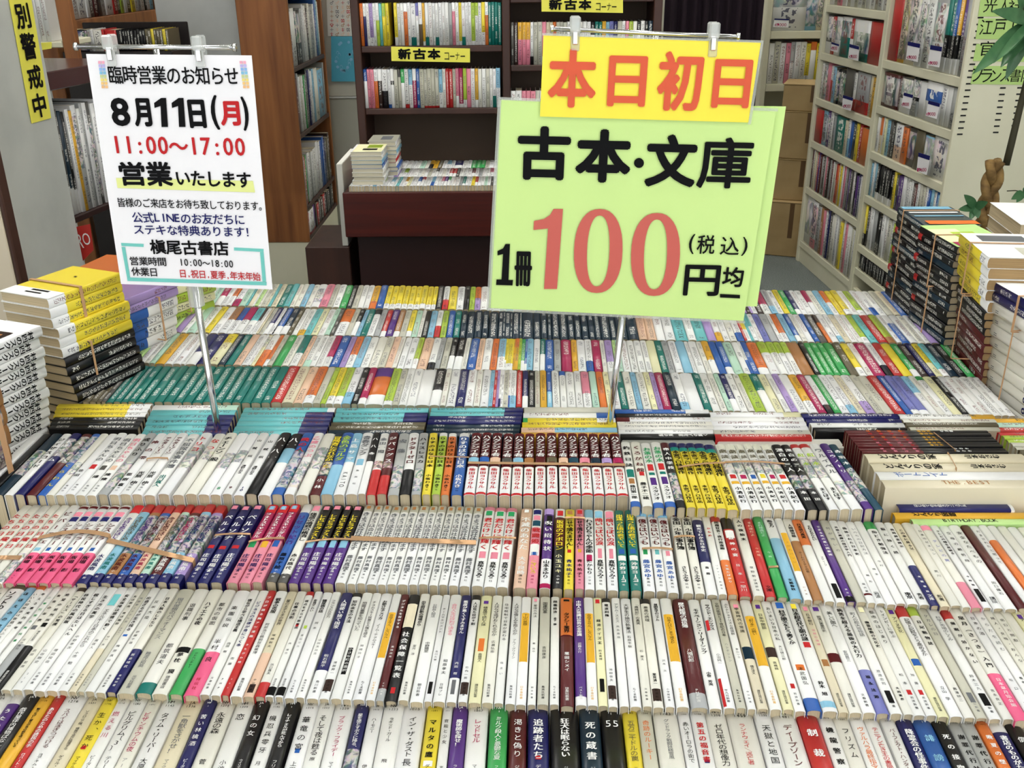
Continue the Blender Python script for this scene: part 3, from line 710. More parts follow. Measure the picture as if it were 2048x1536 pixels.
# far rows: position in the enlarged crop and colours, in order
FAR = dict(
R5=[(0,.2734,'600x 650x 700x 735N 772G 822G 880G 930G 985G 1050G 1120G 1190G 1260G 1330G 1400G 1475G 1550G 1620G 1690G 1760G 1830G 1905G 1975r'),
    (500,.2734,'230c 312O 380o/w.8 455e 510l 550y/w.8 605l/w.8 665w/s.7 735k 785P/w.85 840o/w.75\\V.25! 970l/w.9 1035e 1085w 1140w 1205w! 1310k/w.6 1385i 1430w 1500B 1565w 1630i 1680w 1740s 1785v 1835w 1890w/s.7'),
    (1000,.2734,'-50r -15w/B.8 12e 60w/b.7 115r 160B/w.7 205k 255e 295Y 345b/s.6 385w 445w\\b.12 495w 560w 615p/w.6 680m 735o 790u 835w 890G 945i 1005s 1050i 1115u 1160v 1200P 1265K 1330w/s.8 1400w! 1500G 1560w 1620i 1670m 1710B/w.7 1765w 1820i'),
    (1488,.2734,'85l 170G/w.45 240u 300w 350v 405w 480Y/w.7 550P 610w/k.8 665g 720w 780w/s.8 840c 900w/v.7 970e 1030e 1110r 1190b 1240z/w.9 1300z/w.9 1370w\\s.45 1430i 1480w\\g.1 1540u 1610k 1660w/w.7 1715w 1770w 1830w 1890w 1940w 1990|')],
R6=[(0,.2734,'880w 935f\\y.3 1000w\\V.3 1050i 1090m 1130Y 1200w 1260w 1320w 1350w\\B.6! 1430B 1510u\\y.3 1590K 1640G 1700O 1760w 1830u~0540 '),
    (500,.2734,'-15w 30w/o.5 90o/w.8 120e 160g 225i 280w\\G.6 340O 380w/m.8 430w 475w 525w\\P.7 575b 645v 690w\\o.6 745s 800w 860i 930e 985O 1035i 1070w 1120w 1175l/w.7 1215O 1290w/k.8 1345n 1385e 1435k/w.6 1480k/w.6 1540i 1580b 1645O 1690w 1750o 1800s/w.6 1860y/w.7 1920Y 1965l 2015s'),
    (1000,.2734,'35y/w.8 95Y\\o.3 140g/w.7 185b/w.8 240w 290G/w.5 330b 395n 450P 530Y 575w 635w/b.7 690P 755i 790v/w.7 850f 875m 905w 965w 1020w 1075w 1120u! 1185G 1240n 1290w 1350s! 1420w 1450w 1515i 1555Y/w.6 1610b! 1665b/w.8 1720m 1790w 1850b'),
    (1488,.2734,'60w/b.6 120o/w.8 200w\\l.35 270w\\l.35 330w\\l.35 380w\\l.35 430a! 525k 565g 615g 665g 715g 785x 850y/w.75 905i 955P 1045w/k.7 1100r 1170y! 1245g/w.8 1300d 1360B 1410u\\y.6 1460t/w.8 1510K 1580k 1640g 1700|')],
R7=[(0,.2734,'1130w 1165u 1215f 1265v 1320w 1360m 1420w 1480y 1530w 1590w\\a.5 1650w\\b.5 1700w\\P.5 1760w\\t.5 1820w\\d.5 1870c 1920B/w.6 1990b/w.7'),
    (500,.2734,'10w 60e 90B/w.8 130w 160k 210K/w.7 265x 300w 340w/Y.8 390t 440u 490w 540m 580N 610w\\o.5 690e 730k/w.5 770s 800G 850w\\k.2 900n 945r/w.8 985V 1040a/w.8 1085e 1135y/w.8 1175m 1220i 1250k 1290s 1340w/r.6 1385l 1430b 1480G 1530K 1575K 1635K 1690K 1740K 1810K 1850K 1915K 1975K'),
    (1000,.2734,'30K 75K 155K 245K 300K 350K 380K 440K 500K 550K 600K 655K 700K 745K 815K 860K 940K 1020O 1085O 1150w 1215w 1290t 1380w 1440t 1525v! 1590w/Y.7 1640w 1690i 1740w/b.7 1800r 1860t/w.5'),
    (1488,.2734,'20y/w.6 60t 110w 150z 200n 260w 290o/w.7 340s 390b/w.8 430i 470w 520b 560N 620o\\d.3 650w 700w/s.8 740c 790w 840w 880l/w.8 930t 990r 1060l/a.8 1120w 1160b\\w.3 1220w 1280i 1330w 1370v! 1430|')],
R8=[(0,.2734,'1340y 1380f 1425l 1465w 1510m 1560P/w.6 1610w 1650o/w.6 1690w/P.7 1740m 1795t 1850f 1900e 1955t'),
    (500,.2734,'-20c 20w 60i 110c 150c 190G 240t 285i 320i 360s 400i 440w~2080 500p 560e 600w 650g 700k 740e 780w 825w 865Y/o.7 915b 970y/w.8 1012y/w.8 1056y/w.8 1100y/w.8 1146y/w.8 1190y/w.8 1235y/w.8 1278y/w.8 1320y/w.8 1355k 1400w/r.6 1445y 1505w 1560k 1600l 1640v\\o.5 1680w 1740w'),
    (1000,.2734,'-60w 0m 50t 95w 150i 200w 260b 310w 360y 410w 450e 500w 560P 600w 650w 700s 750i 800w 850k 900w 950g 1000w 1050w 1100c 1150w 1210b 1260w 1310i 1360w 1410w 1460r 1510w 1560w 1610e 1660w 1710w 1760v 1810d 1850w'),
    (1488,.2734,'60v 105d 150w\\P.6 210n/s.7 255w 300y 345g 390B/w.8 430w 470w 520w\\P.5 560i 610s 660w\\o.5 705y 750y/w.8 800w 850l/w.8 900w 950w/b.7 1000w 1050e 1100c 1150b 1205|')])
# ------------------------------------------------------------------ display table rows
import re
ZS = dict(R1=.832, R2=.840, R3=.846, R4=.860, R5=.852, R6=.852, R7=.852, R8=.852)
EXTRA_CHARS = ''
def ord_(n): return '%d%s' % (n, 'th' if 10 <= n % 100 <= 20 else {1:'st',2:'nd',3:'rd'}.get(n % 10, 'th'))
def seg(s, dv0, dv1, dsz):
    s = s.strip()
    c, bold, v0, v1, sz = 'k', False, None, None, dsz
    while s:
        if s[0] == '^': c = s[1]; s = s[2:]
        elif s[0] == '*': bold = True; s = s[1:]
        elif s[0] == '@':
            q = re.match(r'@(\d+)-(\d+)', s); v0, v1 = int(q.group(1))/100, int(q.group(2))/100; s = s[q.end():]
        elif s[0] == '%':
            q = re.match(r'%(\d\d)', s); sz = int(q.group(1))/100; s = s[q.end():]
        else: break
    if not s: return None
    if v0 is None: v0, v1 = dv0, dv1
    return [s, v0, v1, sz, c, bold, False, 0]
def describe(tok, art):
    p = parse(tok); d = CW[p['base']]
    ex = []
    if p['h'] > 0 and p['c3'] != p['base']: ex.append('%s head' % CW[p['c3']])
    if p['t'] < 1 and p['c2'] != p['base']: ex.append('%s %s' % (CW[p['c2']], 'foot' if p['t'] > .55 else 'lower half'))
    if p['art']: ex.append('picture')
    return d, (' with '+' and '.join(ex)) if ex else ''
def place_row(key, x0, x1, tokens, name, L, Wd, tails, vp, heads=None, cat='book', group='', where='', prints=None, decos=None, Tmin=.006, start=1, total=None, pages=(214,198,166), zf=None, tone=1.0):
    pass
def spine_frame(xl, xr, yt, z, vpx, L, from_head):
    """origin at the tail end of the spine, x across, y towards the head"""
    a = onZ(xl, yt(xl), z); b = onZ(xr, yt(xr), z)
    xm = (xl+xr)/2; c = (a+b)/2
    H = -80.0
    ym = yt(xm); d2 = onZ(xm+(vpx-xm)*40/(ym-H), ym-40, z)-onZ(xm, ym, z)
    yd = Vector((d2.x, d2.y, 0)).normalized(); xd = Vector((yd.y, -yd.x, 0))
    T = abs((b-a).dot(xd))
    o = c - yd*L if from_head else c
    return o, xd, yd, T
def near_row(data, key, name, L, Wd, line, vps, from_head, cat, group, where, mode, pages=(214,198,166), zfun=None, Lf=None):
    k = 0
    rows = [r for r in data.split('\n') if r.strip()]
    for r in rows:
        f = (r.split('|')+['']*6)[:6]
        q = f[0].split(); xl, xr = float(q[0]), float(q[1])
        if xr-xl < 5: continue
        k += 1
        tok = f[1]; z = (zfun(xl) if zfun else ZS[key])+random.uniform(-.0012, .0012)
        LL = Lf(xl) if Lf else L
        j = random.uniform(-1.5, 1.5)
        o, xd, yd, T = spine_frame(xl, xr, lambda x: lerpx(line, x)+j, z, lerp(vps, (xl+xr)/2), LL, from_head)
        T = max(.007, T-.0006)
        pr = []
        dark = parse(tok)['base'] in DARK
        if mode == 1:
            t = seg(f[2], .13, .58, .50); a = seg(f[3], .66, .97, .36)
            if t and t[1] == .13:
                n = len(t[0]); t[2] = min(.60, .13+n*2.1*.5*T/LL) if n < 9 else .60
            pr.append([random.choice(['JA', 'NV', 'HM', 'NV', 'JA']), .035, 0, .26, 'w' if dark else 'k', False, True, 0])
            pr.append([str(random.randint(1001, 1499)) if not dark else '1', .065, 0, .2, 'w' if dark else 'k', False, True, 0])
            if f[4].strip(): pr.append([f[4].strip(), .15, 0, .6, 'w', True, True, 0])
            if t: t[1], t[2] = .13+(t[1]-.13)*.70, .13+(t[2]-.13)*.70
            if a: a[1], a[2] = .13+(a[1]-.13)*.70, .13+(a[2]-.13)*.70
            if T > .02:
                if t: t[3] = .0125/T
                if a: a[3] = .0085/T
            ps = [t, a]
        else:
            n = len(f[2].lstrip('^*@%0123456789-'))
            t = seg(f[2], .08, min(.56, .08+.05*max(3, n)), .50); a = seg(f[3], .64, .78, .38); u = seg(f[4], .85, .96, .30)
            if mode == 2 and T > .02:
                if t and '%' not in f[2]: t[3] = .010/T
            big = mode == 3 and not (key == 'R3' and xl > 1412)
            if big and t:
                t[5] = True
                if '%' not in f[2]: t[3] = .80
            if big and a: a[3] = .62; a[5] = True
            if mode == 3 and u and len(u[0]) < 3: u[1], u[2], u[3] = .88, .95, .6
            ps = [t, a, u]
        pr += [p for p in ps if p]
        de = []
        for e in f[5].split():
            q = e.split(',')
            if len(q) != 4: continue
            v = q[0].split('-'); sv = (lambda w: .13+(w-.13)*.70) if mode == 1 else (lambda w: w); de.append((sv(int(v[0])/100), sv(int(v[1])/100), float(q[1]), float(q[2]), q[3]))
        col, ex = describe(tok, None)
        if de:
            ex2 = sorted({CW[d[4]] for d in de if d[4] != parse(tok)['base']})
            if not ex and ex2: ex = ' with '+' and '.join(ex2[:2])+(' patches' if len(ex2) > 1 else ' patch')
        onf = xl < 2048 and xr > 0
        lab = mklabel(col, cat2(name), ex, '%s from left in %s' % (ord_(k), where))
        M = frame(xd, yd, Vector((0, 0, 1)), Vector((o.x, o.y, z)))
        nm = name
        book(nm, tok, T, LL, Wd, M, lab, 'book', group, pages=pages, prints=pr, deco=de)
def cat2(n): return {'novel_paperback': 'novel', 'pocket_book': 'pocket book', 'comic_volume': 'comic', 'small_paperback': 'paperback'}.get(n, n.replace('_', ' '))
def far_row(key, L, Wd, line, vps, where, group, name='small_paperback', parts=True):
    items = []
    for x0, s, t in FAR[key]:
        for q in re.findall(r'(-?\d+)([a-zA-Z|][^\s]*)', t): items.append((x0+s*float(q[0]), q[1]))
    items.sort(key=lambda i: i[0]); k = 0
    for (x, tok), (x2, _t) in zip(items, items[1:]):
        if tok == '|': continue
        k += 1
        z = ZS[key]+random.uniform(-.001, .001); j = random.uniform(-1, 1)
        o, xd, yd, T = spine_frame(x, x2, lambda q: lerpx(line, q)+j, z, lerp(vps, (x+x2)/2), L, False)
        col, ex = describe(tok, None)
        M = frame(xd, yd, Vector((0, 0, 1)), Vector((o.x, o.y, z)))
        book(name, tok, max(.005, T-.0005), L, Wd, M, mklabel(col, 'paperback', ex, '%s from left in %s' % (ord_(k), where)), 'book', group, far=True, parts=parts, tone=.96)
near_row(ROW1, 'R1', 'novel_paperback', .157, .106, [(0,1384),(345,1397),(1000,1408),(1500,1417),(2048,1437)], [(0,1052),(600,1048),(1500,1100),(1790,1138),(2048,1150)], True, 'book', 'novels in the nearest row', 'nearest row', 1)
near_row(ROW2, 'R2', 'pocket_book', .173, .104, [(0,1378),(345,1388),(770,1400),(1150,1411),(1480,1416),(1850,1430),(2048,1440)], [(0,1120),(2048,1125)], False, 'book', 'pocket books in the second row', 'second row', 2)
near_row(ROW3, 'R3', 'comic_volume', .172, .112, [(0,1165),(560,1164),(960,1171),(1300,1182),(1520,1192),(1700,1204),(2048,1217)], [(0,1089),(650,1160),(1500,1165),(1700,1125),(2048,1130)], False, 'book', 'comics and pocket books in the third row', 'third row', 3, Lf=lambda x: .174 if x < 1400 else .171)
near_row(ROW4, 'R4', 'comic_volume', .180, .115, [(0,989),(920,988),(1257,992),(1260,1012),(1480,1018),(1760,1018)], [(27,1050),(238,1083),(500,1120),(590,1110),(691,1000),(843,975),(927,1076),(1235,1096),(1482,1047),(1616,1000),(1750,965)], False, 'book', 'comics in the fourth row', 'fourth row', 3)
far_row('R5', .150, .105, [(160,803),(550,804),(1000,813),(1500,822),(2048,831)], [(180,950),(540,1020),(900,1060),(1500,1085),(1800,1090),(1930,1150)], 'fifth row', 'paperbacks in the fifth row')
far_row('R6', .150, .105, [(230,724),(550,731),(1000,739),(1500,747),(1960,753)], [(309,1000),(600,1020),(930,1090),(1440,1112),(1700,1185),(1936,1215)], 'sixth row', 'paperbacks in the sixth row')
far_row('R7', .150, .105, [(300,662),(550,668),(1000,676),(1500,681),(1880,686)], [(344,980),(769,1025),(918,1010),(1279,1130),(1759,1190)], 'seventh row', 'paperbacks in the seventh row', name='far_paperback')  # same small paperbacks as the rows just before, only the object name differs
far_row('R8', .150, .105, [(340,609),(550,612),(1000,620),(1500,626),(1830,630)], [(400,900),(700,940),(767,955),(1100,1050),(1640,1180)], 'farthest row', 'paperbacks in the farthest row', name='far_paperback')  # again the same small paperbacks, not a separate sort of book
# ------------------------------------------------------------------ room
m_wall = mat('plaster_wall', (206,204,190), .8, noise=((3,3,3), (188,186,172), .4, .7))
m_ceil = mat('ceiling_board', (235,234,228), .9)
m_carpet = mat('grey_carpet', (146,152,148), .95, spec=.1, noise=((260,260,260), (98,106,104), .42, .6), bump=.5)
m_steel = mat('cream_steel', (234,230,204), .45, noise=((4,4,2), (224,220,192), .4, .7))
m_greysteel = mat('grey_steel', (202,204,200), .5, noise=((5,5,5), (186,189,186), .45, .75))
m_wood = mat('brown_veneer', (164,104,54), .5, noise=((22,22,1.6), (118,68,32), .35, .7))
m_dwood = mat('dark_brown_wood', (70,40,30), .5, noise=((14,14,1.5), (54,30,22), .35, .7))
m_back = mat('brown_back_board', (84,66,52), .7)
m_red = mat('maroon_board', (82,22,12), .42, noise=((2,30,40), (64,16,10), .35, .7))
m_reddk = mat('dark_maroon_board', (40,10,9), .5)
m_slot = mat('slot_shadow_steel', (26,26,24), .8)
m_chrome = mat('chrome', (225,226,228), .14, metal=1)
m_clear = mat('clear_plastic', (215,218,214), .12, trans=0, alpha=.42, coat=.6)
m_card = mat('cardboard', (176,150,104), .85, noise=((6,6,6), (160,134,90), .4, .7))
m_tape = mat('brown_tape', (96,70,40), .35)
m_band = mat('rubber_band', (202,158,116), .55)
m_tray = mat('white_tray_board', (222,220,210), .6)
RX0, RX1, RY0, RY1, RH = -3.4, 4.6, -2.2, 6.4, 2.9
def slab(name, a, b, m, kind='structure', par=None):
    k = MB(); k.box(a, b); o = link(name, k.mesh(name, m), par)
    if not par: tag(o, kind=kind)
    return o
slab('floor', (RX0, RY0, -.1), (RX1, RY1, 0), m_carpet)
slab('ceiling', (RX0, RY0, RH), (RX1, RY1, RH+.1), m_ceil)
slab('wall_back', (RX0, RY1, 0), (RX1, RY1+.1, RH), m_wall)
slab('wall_left', (RX0-.1, RY0, 0), (RX0, RY1, RH), m_wall)
slab('wall_right', (RX1, RY0, 0), (RX1+.1, RY1, RH), m_wall)
m_lampb = mat('lamp_housing', (236,236,232), .5); m_lamp = mat('lit_tube', (255,253,246), .5, emit=((255,252,244), 6))
for i, (lx, ly) in enumerate(LAMPS):
    o = empty('ceiling_lamp', (lx, ly, RH-.05), 'fluorescent strip lamp %s over the %s' % (['at left', 'in the middle', 'at right'][i % 3] if i < 9 else ['at left', 'at right'][i-9], ['display table', 'aisle behind the table', 'back of the shop', 'shop front'][i//3]), 'lamp', 'ceiling lamps')
    k = MB(); k.box((-.16,-.66,.01), (.16,.66,.05)); link('lamp_housing', k.mesh('lamp_housing', m_lampb), o)
    for s in (-.07, .07):
        k = MB(); k.tube([(s,-.6,.0), (s,.6,.0)], .014, 8); link('tube', k.mesh('tube', m_lamp), o)
# ------------------------------------------------------------------ display table with stepped trays
tb = empty('display_table', (.35, 1.45, 0), 'long low display table carrying the rows of upright books', 'table')
def at(o, w): return tuple(Vector(w)-o.location)
def partbox(name, a, b, m, par, e=.003):
    k = MB(); k.bbox(at(par, a), at(par, b), e); return link(name, k.mesh(name, m), par)
def rowY(line, z, x=1024): return onZ(x, lerpx(line, x), z).y
y1a = 0.55
yy = [onZ(1024, 1432, ZS['R1']).y, onZ(1024, 1190, ZS['R2']).y, onZ(1024, 1012, ZS['R3']).y, onZ(1024, 855, ZS['R4']).y, onZ(1024, 560, ZS['R8']).y]
XL, XR = -1.0, 1.2
partbox('tray', (XL, .28, .690), (XR, yy[0]+.012, ZS['R1']-.106-.0015), m_tray, tb)
partbox('tray', (XL, yy[0]+.013, .690), (XR, yy[1]+.004, ZS['R2']-.104-.0015), m_tray, tb)
partbox('tray', (XL, yy[1]+.005, .690), (XR, yy[2]+.004, ZS['R3']-.112-.0015), m_tray, tb)
partbox('tray', (XL, yy[2]+.005, .690), (XR, yy[3]+.01, ZS['R4']-.115-.0015), m_tray, tb)
partbox('tray', (XL, yy[3]+.011, .690), (XR, yy[4]+.05, ZS['R8']-.105-.0015), m_tray, tb)
partbox('tabletop', (XL-.02, .26, .655), (XR+.02, yy[4]+.06, .689), m_dwood, tb)
for sx in (XL+.02, XR-.08):
    for sy in (.3, yy[4]-.03): partbox('leg', (sx, sy, 0), (sx+.06, sy+.06, .655), m_dwood, tb)
partbox('front_panel', (XL+.1, .33, .12), (XR-.1, .36, .654), m_dwood, tb)
partbox('back_panel', (XL+.1, yy[4]+.0, .12), (XR-.1, yy[4]+.02, .654), m_dwood, tb)
# ------------------------------------------------------------------ books lying crosswise between the tables
def cross_block(data, z, Wd, group, where, pages=(206,190,160), kindn='crosswise_paperback', W0=None):
    (xlb, xrb, yb), (xlf, xrf, yf), toks = data
    n = len(toks)
    for i, tk in enumerate(toks):
        f = (i+.5)/n; xl = xlb+(xlf-xlb)*f; xr = xrb+(xrf-xrb)*f; y = yb+(yf-yb)*f
        dl, dr = (0, 0)
        if isinstance(tk, tuple): tk, dl, dr = tk
        a = onZ(xl+dl, y, z); b = onZ(xr+dr, y, z)
        T = abs(onZ(1024, yb+(yf-yb)*(i)/n, z).y-onZ(1024, yb+(yf-yb)*(i+1)/n, z).y)
        d = (a-b); d.z = 0; L = d.length; yd = d.normalized(); xd = yd.cross(Vector((0, 0, 1)))
        if xd.y < 0: xd = -xd; 
        xd = yd.cross(Vector((0, 0, 1)))
        pr = None; de = []
        if '"' in tk:
            tk, t = tk.split('"'); s = seg(t, .12, .6, .62); pr = [s]
            if ':' in t:
                t1, t2 = t.split(':')[:2]; pr = [seg(q, .12, .6, .62) for q in t.split(':')]
        col, ex = describe(tk, None)
        M = frame(xd, yd, Vector((0, 0, 1)), Vector((b.x, b.y, z+random.uniform(-.001, .001))))
        book(kindn, tk, max(.004, T-.0005), round(L, 3), Wd, M, mklabel(col, 'crosswise', ex, '%s from back in %s' % (ord_(i+1), where)), 'book', group, prints=pr, pages=pages, far=False)
ZF = .852
FL = [((117,305,806), (100,276,857), ['y/w.78', 'y/w.78', 'y/w.78', 'k', 'k', 'k']),
 ((309,478,807), (284,452,868), ['w\\w.6/m.72', 't/t.95', 't\\t.1/B.70', 't/B.72', 't/B.72', 't/B.72']),
 ((490,672,812), (464,650,868), ['t/w.92', 't/B.70', 't/B.70', 't/B.70', 't/B.70', 't/B.70']),
 ((676,858,814), (655,846,868), ['t/t.9', 't/B.75', 't/B.75', 'x', 'x', 'K']),
 ((863,1047,814), (850,1037,870), ['t/B.8', 't/B.8', 'B', 'B', 'K', 'K', 'K']),
 ((1049,1227,813), (1041,1236,872), ['e', 'w/b.8', 'y/w.8\\g.05', 'y', 'O/s.35', 'Y'])]
# the last books on each side
FL += [((1229,1416,817), (1240,1432,873), ['b/w.75', 'k', 'w\\R.14', 'i', 'i', 'w', ('k"^w*@40-92緑の風 旅友人の輝く', 2, 0)]),
 ((1418,1600,822), (1430,1626,876), ['w/u.8', 'w', 'w', 'w', 'e', 'r/w.99']),
 ((1598,1793,826), (1634,1816,862), ['B', 'B/B.9', 'w', 'k']),
 ((1795,1985,828), (1822,2000,860), ['w/Y.75', 'i', 'x', 'e']),
 ((1988,2110,835), (2000,2120,861), ['Y', 'm', 'r'])]
names = ['the block beside the white comic stack', 'the turquoise block by the left pole foot', 'the second turquoise block', 'the turquoise and olive block', 'the navy block',
         'the yellow block at right pole foot', 'the first mixed block past the right pole', 'the white and red block', 'the navy and white block', 'the block behind the black comics', 'the last block at the table end']
for d, nm in zip(FL, names): cross_block(d, ZF, .105, 'books lying crosswise between the rows', nm)
# white slipcase boxes in front of the crosswise books
for (a, b, ya, yb, c, lb) in ((1242, 1432, 875, 889, (176,176,170), 'grey closed carton tray edge under the mixed crosswise books'), (1433, 1690, 878, 894, (232,230,222), 'white carton tray edge under the white crosswise books')):
    p = onZ(a, ya, ZF-.006); q = onZ(b, yb, ZF-.006); k = MB(); k.bbox((0,0,-.09), (q.x-p.x, p.y-q.y, 0), .002)
    o = link('slipcase', k.mesh('slipcase', mat('slipcase_card', c, .7)), None, (p.x, q.y, ZF-.006)); tag(o, lb, 'box')
# comics and thick volumes lying crosswise at the right end
blk = 'k\\r.12"^w*@44-62石巻:^w*@66-78どんぐり'
cross_block(((1688,1972,860), (1726,2018,905), ['k\\R.42"^o*@12-42炎燃石巻:^Y*@50-60画石井:^w*@66-76の太郎', 'k\\R.42"^r*@12-42炎燃石巻:^Y*@50-60画石井', 'k\\R.42"^o*@12-42炎燃石巻:^Y*@50-60画石井', 'k\\R.42"^r*@12-42炎燃石巻:^Y*@50-60画石井', 'k\\R.42"^p*@12-42炎燃石巻:^Y*@50-60画石井', 'k\\R.42"^r*@12-42炎燃石巻:^Y*@50-60画石井', 'k\\R.42"^p*@12-42炎燃石巻:^w*@64-76ひさき', 'k\\R.42"^p*@12-42炎燃石巻:^w*@64-76ひさき']), .872, .115, 'black and red comics banded together', 'the black and red banded set', kindn='comic_volume')
cross_block(((1994,2180,862), (2044,2230,905), ['y\\r.3', 'l', 'x\\l.5', 'e', 'e', 'x']), .872, .115, 'picture comics at the table end', 'the picture comics at the table end', kindn='comic_volume')
cross_block(((1727,2042,906), (1748,2070,940), ['c"*@8-44どんぐりの家:*@62-84山本おさむ', 'c"*@8-44どんぐりの家:*@62-84山本おさむ']), .872, .115, 'cream comics under a rubber band', 'the cream pair in front of the black comics', kindn='comic_volume')
cross_block(((1750,2100,941), (1770,2120,974), ['w"^b@10-40ポートレイト', 'c"^a@34-62THE.BEST']), .878, .125, 'thick cream volumes at the table end', 'the thick cream pair', kindn='thick_volume')
cross_block(((1830,2120,990), (1822,2120,1006), ['O"^a@14-50ソビエト法制の理']), .852, .10, 'loose books by the thick volumes', 'the loose books, tan one', kindn='crosswise_paperback')
cross_block(((1800,2024,1006), (1790,2024,1020), ['B/w.97"^w*@14-60はじめての手続きマニュアル']), .852, .104, 'loose books by the thick volumes', 'the loose books, navy one', kindn='crosswise_paperback')
cross_block(((1790,2100,1021), (1786,2100,1034), ['Y/w.9"^k*@12-40どんぐり図鑑']), .850, .104, 'loose books by the thick volumes', 'the loose books, golden one', kindn='crosswise_paperback')
cross_block(((1826,2130,1036), (1822,2130,1047), ['f"^k%80@20-56BIRTHDAY.BOOK']), .848, .104, 'loose books by the thick volumes', 'the loose books, pale green one', kindn='crosswise_paperback')
# ------------------------------------------------------------------ stacks with spines to the aisle
def project(p):
    c = A @ (Vector(p)-CAM); return (1024-F*c.x/c.z, 768+F*c.y/c.z)
def zfor(x, y, base):
    """height above the point base at which the photo row y is reached"""
    lo, hi = base.z, base.z+.9
    for _ in range(40):
        m = (lo+hi)/2
        if project((base.x, base.y, m))[1] > y: lo = m
        else: hi = m
    return lo
def stack(corner, zb, ytop, ptop, which, other, L, Wd, toks, outsign, name, group, where, zfloor, lean=0.0, pages=(212,194,160), prints=None, cover=None, topdeco=None, jit=.002):
    B0 = onZ(corner[0], corner[1], zb); zt = zfor(ptop, ytop, B0)
    T0 = onZ(ptop, ytop, zt); O = onZ(other[0], other[1], zt)
    d = (O-T0) if which == 'front' else (T0-O); d.z = 0; d.normalize()      # front -> back
    n = Vector((d.y, -d.x, 0))*outsign          # outward normal of the spine faces
    Htot = zt-zfloor; nb = len(toks); tot = sum(t[1] for t in toks)
    z = zt; res = []
    for i, (tk, th) in enumerate(toks):
        T = th/tot*Htot; zc = z-T/2; z -= T
        f = (zt-zc)/max(.01, zt-zb)
        C = T0.lerp(Vector((B0.x, B0.y, 0)), min(1, max(0, f))); C.z = 0
        F0 = C if which == 'front' else C-d*L
        F0 = F0+n*random.uniform(-jit, jit)+d*random.uniform(-jit, jit)*1.5
        xd = Vector((0, 0, -1)) if outsign > 0 else Vector((0, 0, 1))
        yd = d if outsign > 0 else d
        # right handed: x cross y = z
        xd = yd.cross(n)
        M = frame(xd, yd, n, Vector((F0.x, F0.y, zc)))
        col, ex = describe(tk.split('"')[0], None); pr = None
        if '"' in tk:
            tk, t = tk.split('"'); pr = [s for s in (seg(q, .08, .6, .6) for q in t.split(':')) if s]
        o = book(name, tk, T-.0004, L, Wd, M, mklabel(col, 'book', ex, '%s from top in %s' % (ord_(i+1), where)), 'book', group, pages=pages, prints=pr)
        res.append((o, T, zc))
    return res, T0, d, n, zt
def top_print(o, T, L, Wd, patches, sx):
    """flat printed patches on the upper cover of the top book: (depth0, depth1, v0, v1, colour)"""
    b = MB()
    for li, (d0, d1, v0, v1, c) in enumerate(patches):
        x = sx*(T/2+.0004+.00025*li)
        b.add([(x, L*(1-v1), -Wd*d0), (x, L*(1-v0), -Wd*d0), (x, L*(1-v0), -Wd*d1), (x, L*(1-v1), -Wd*d1)], [(0, 1, 2, 3)], ink(c) if isinstance(c, str) else c)
    link('cover_print', b.mesh('cover_print'), o)
def band_loop(center, d, n, L, Wd, v, z0, z1, w, label, group='rubber bands'):
    """a rubber band round part of a stack; v is the place along the spine from the near end"""
    p = center+d*(L*v); e = .0022
    pts = [p+n*e+Vector((0,0,z1+e)), p-n*(Wd+e)+Vector((0,0,z1+e)), p-n*(Wd+e)+Vector((0,0,z0-e)), p+n*e+Vector((0,0,z0-e))]
    b = MB(); t = Vector(d)*w/2; vs = []
    for q in pts: vs += [q-t, q+t]
    inner = []
    cen = sum(pts, Vector())/4
    for q in pts:
        q2 = q+(cen-q).normalized()*.0009; inner += [q2-t, q2+t]
    vs += inner
    fs = []
    for i in range(4):
        j = (i+1) % 4
        fs += [(2*i, 2*i+1, 2*j+1, 2*j), (8+2*i, 8+2*j, 8+2*j+1, 8+2*i+1), (2*i, 2*j, 8+2*j, 8+2*i), (2*i+1, 8+2*i+1, 8+2*j+1, 2*j+1)]
    org = pts[0].copy(); b.add([q-org for q in vs], fs)
    o = link('rubber_band', b.mesh('rubber_band', m_band), None, org); tag(o, label, 'rubber band', group)
ZT = .7455
# --- left side
SW = 'w"*%80@10-64村四のスクールゾル:*%60@72-92石田ヒロ'
r, C, d, n, zt = stack((106, 905), .80, 652, 80, 'back', (-40, 703), .176, .112, [(SW, 1)]*16, 1, 'comic_volume', 'white comics in the left stack', 'the white comic stack', ZT, jit=.003)
top_print(r[0][0], r[0][1], .176, .112, [(.12, .6, .22, .5, 'd'), (.2, .42, .28, .44, 'a'), (.15, .45, .62, .74, 'r')], -1)
r, C, d, n, zt = stack((38, 1000), .80, 770, 4, 'back', (-90, 830), .176, .112, [('a~0595', 1)]*8, 1, 'comic_volume', 'brown picture comics', 'the brown comic stack', ZT, jit=.002)
band_loop(C-d*.176-Vector((0,0,zt)), d, n, .176, .112, .86, zt-.14, zt, .011, 'wide tan rubber band round the brown comic stack')
yb_ = ['y/w.78']*6+['k/k.95']*9+['k']*3
r, C, d, n, zt = stack((157, 806), .852, 600, 91, 'front', (219, 553), .150, .106, [(t, 1.08 if i < 6 else 1) for i, t in enumerate(yb_)], 1, 'stacked_paperback', 'yellow and black paperbacks stacked at left', 'the yellow and black stack', ZT, jit=.0025)
top_print(r[0][0], r[0][1], .150, .106, [(.0, 1, .78, 1, 'w'), (.25, .6, .80, .84, 'k'), (.3, .62, .88, .91, 'k'), (.45, .5, .3, .33, 'd')], -1)
S2 = (C-Vector((0,0,zt)), d, n, zt)
band_loop(C-Vector((0,0,zt)), d, n, .150, .106, .45, zt-.088, zt, .006, 'tan rubber band round the yellow paperbacks')
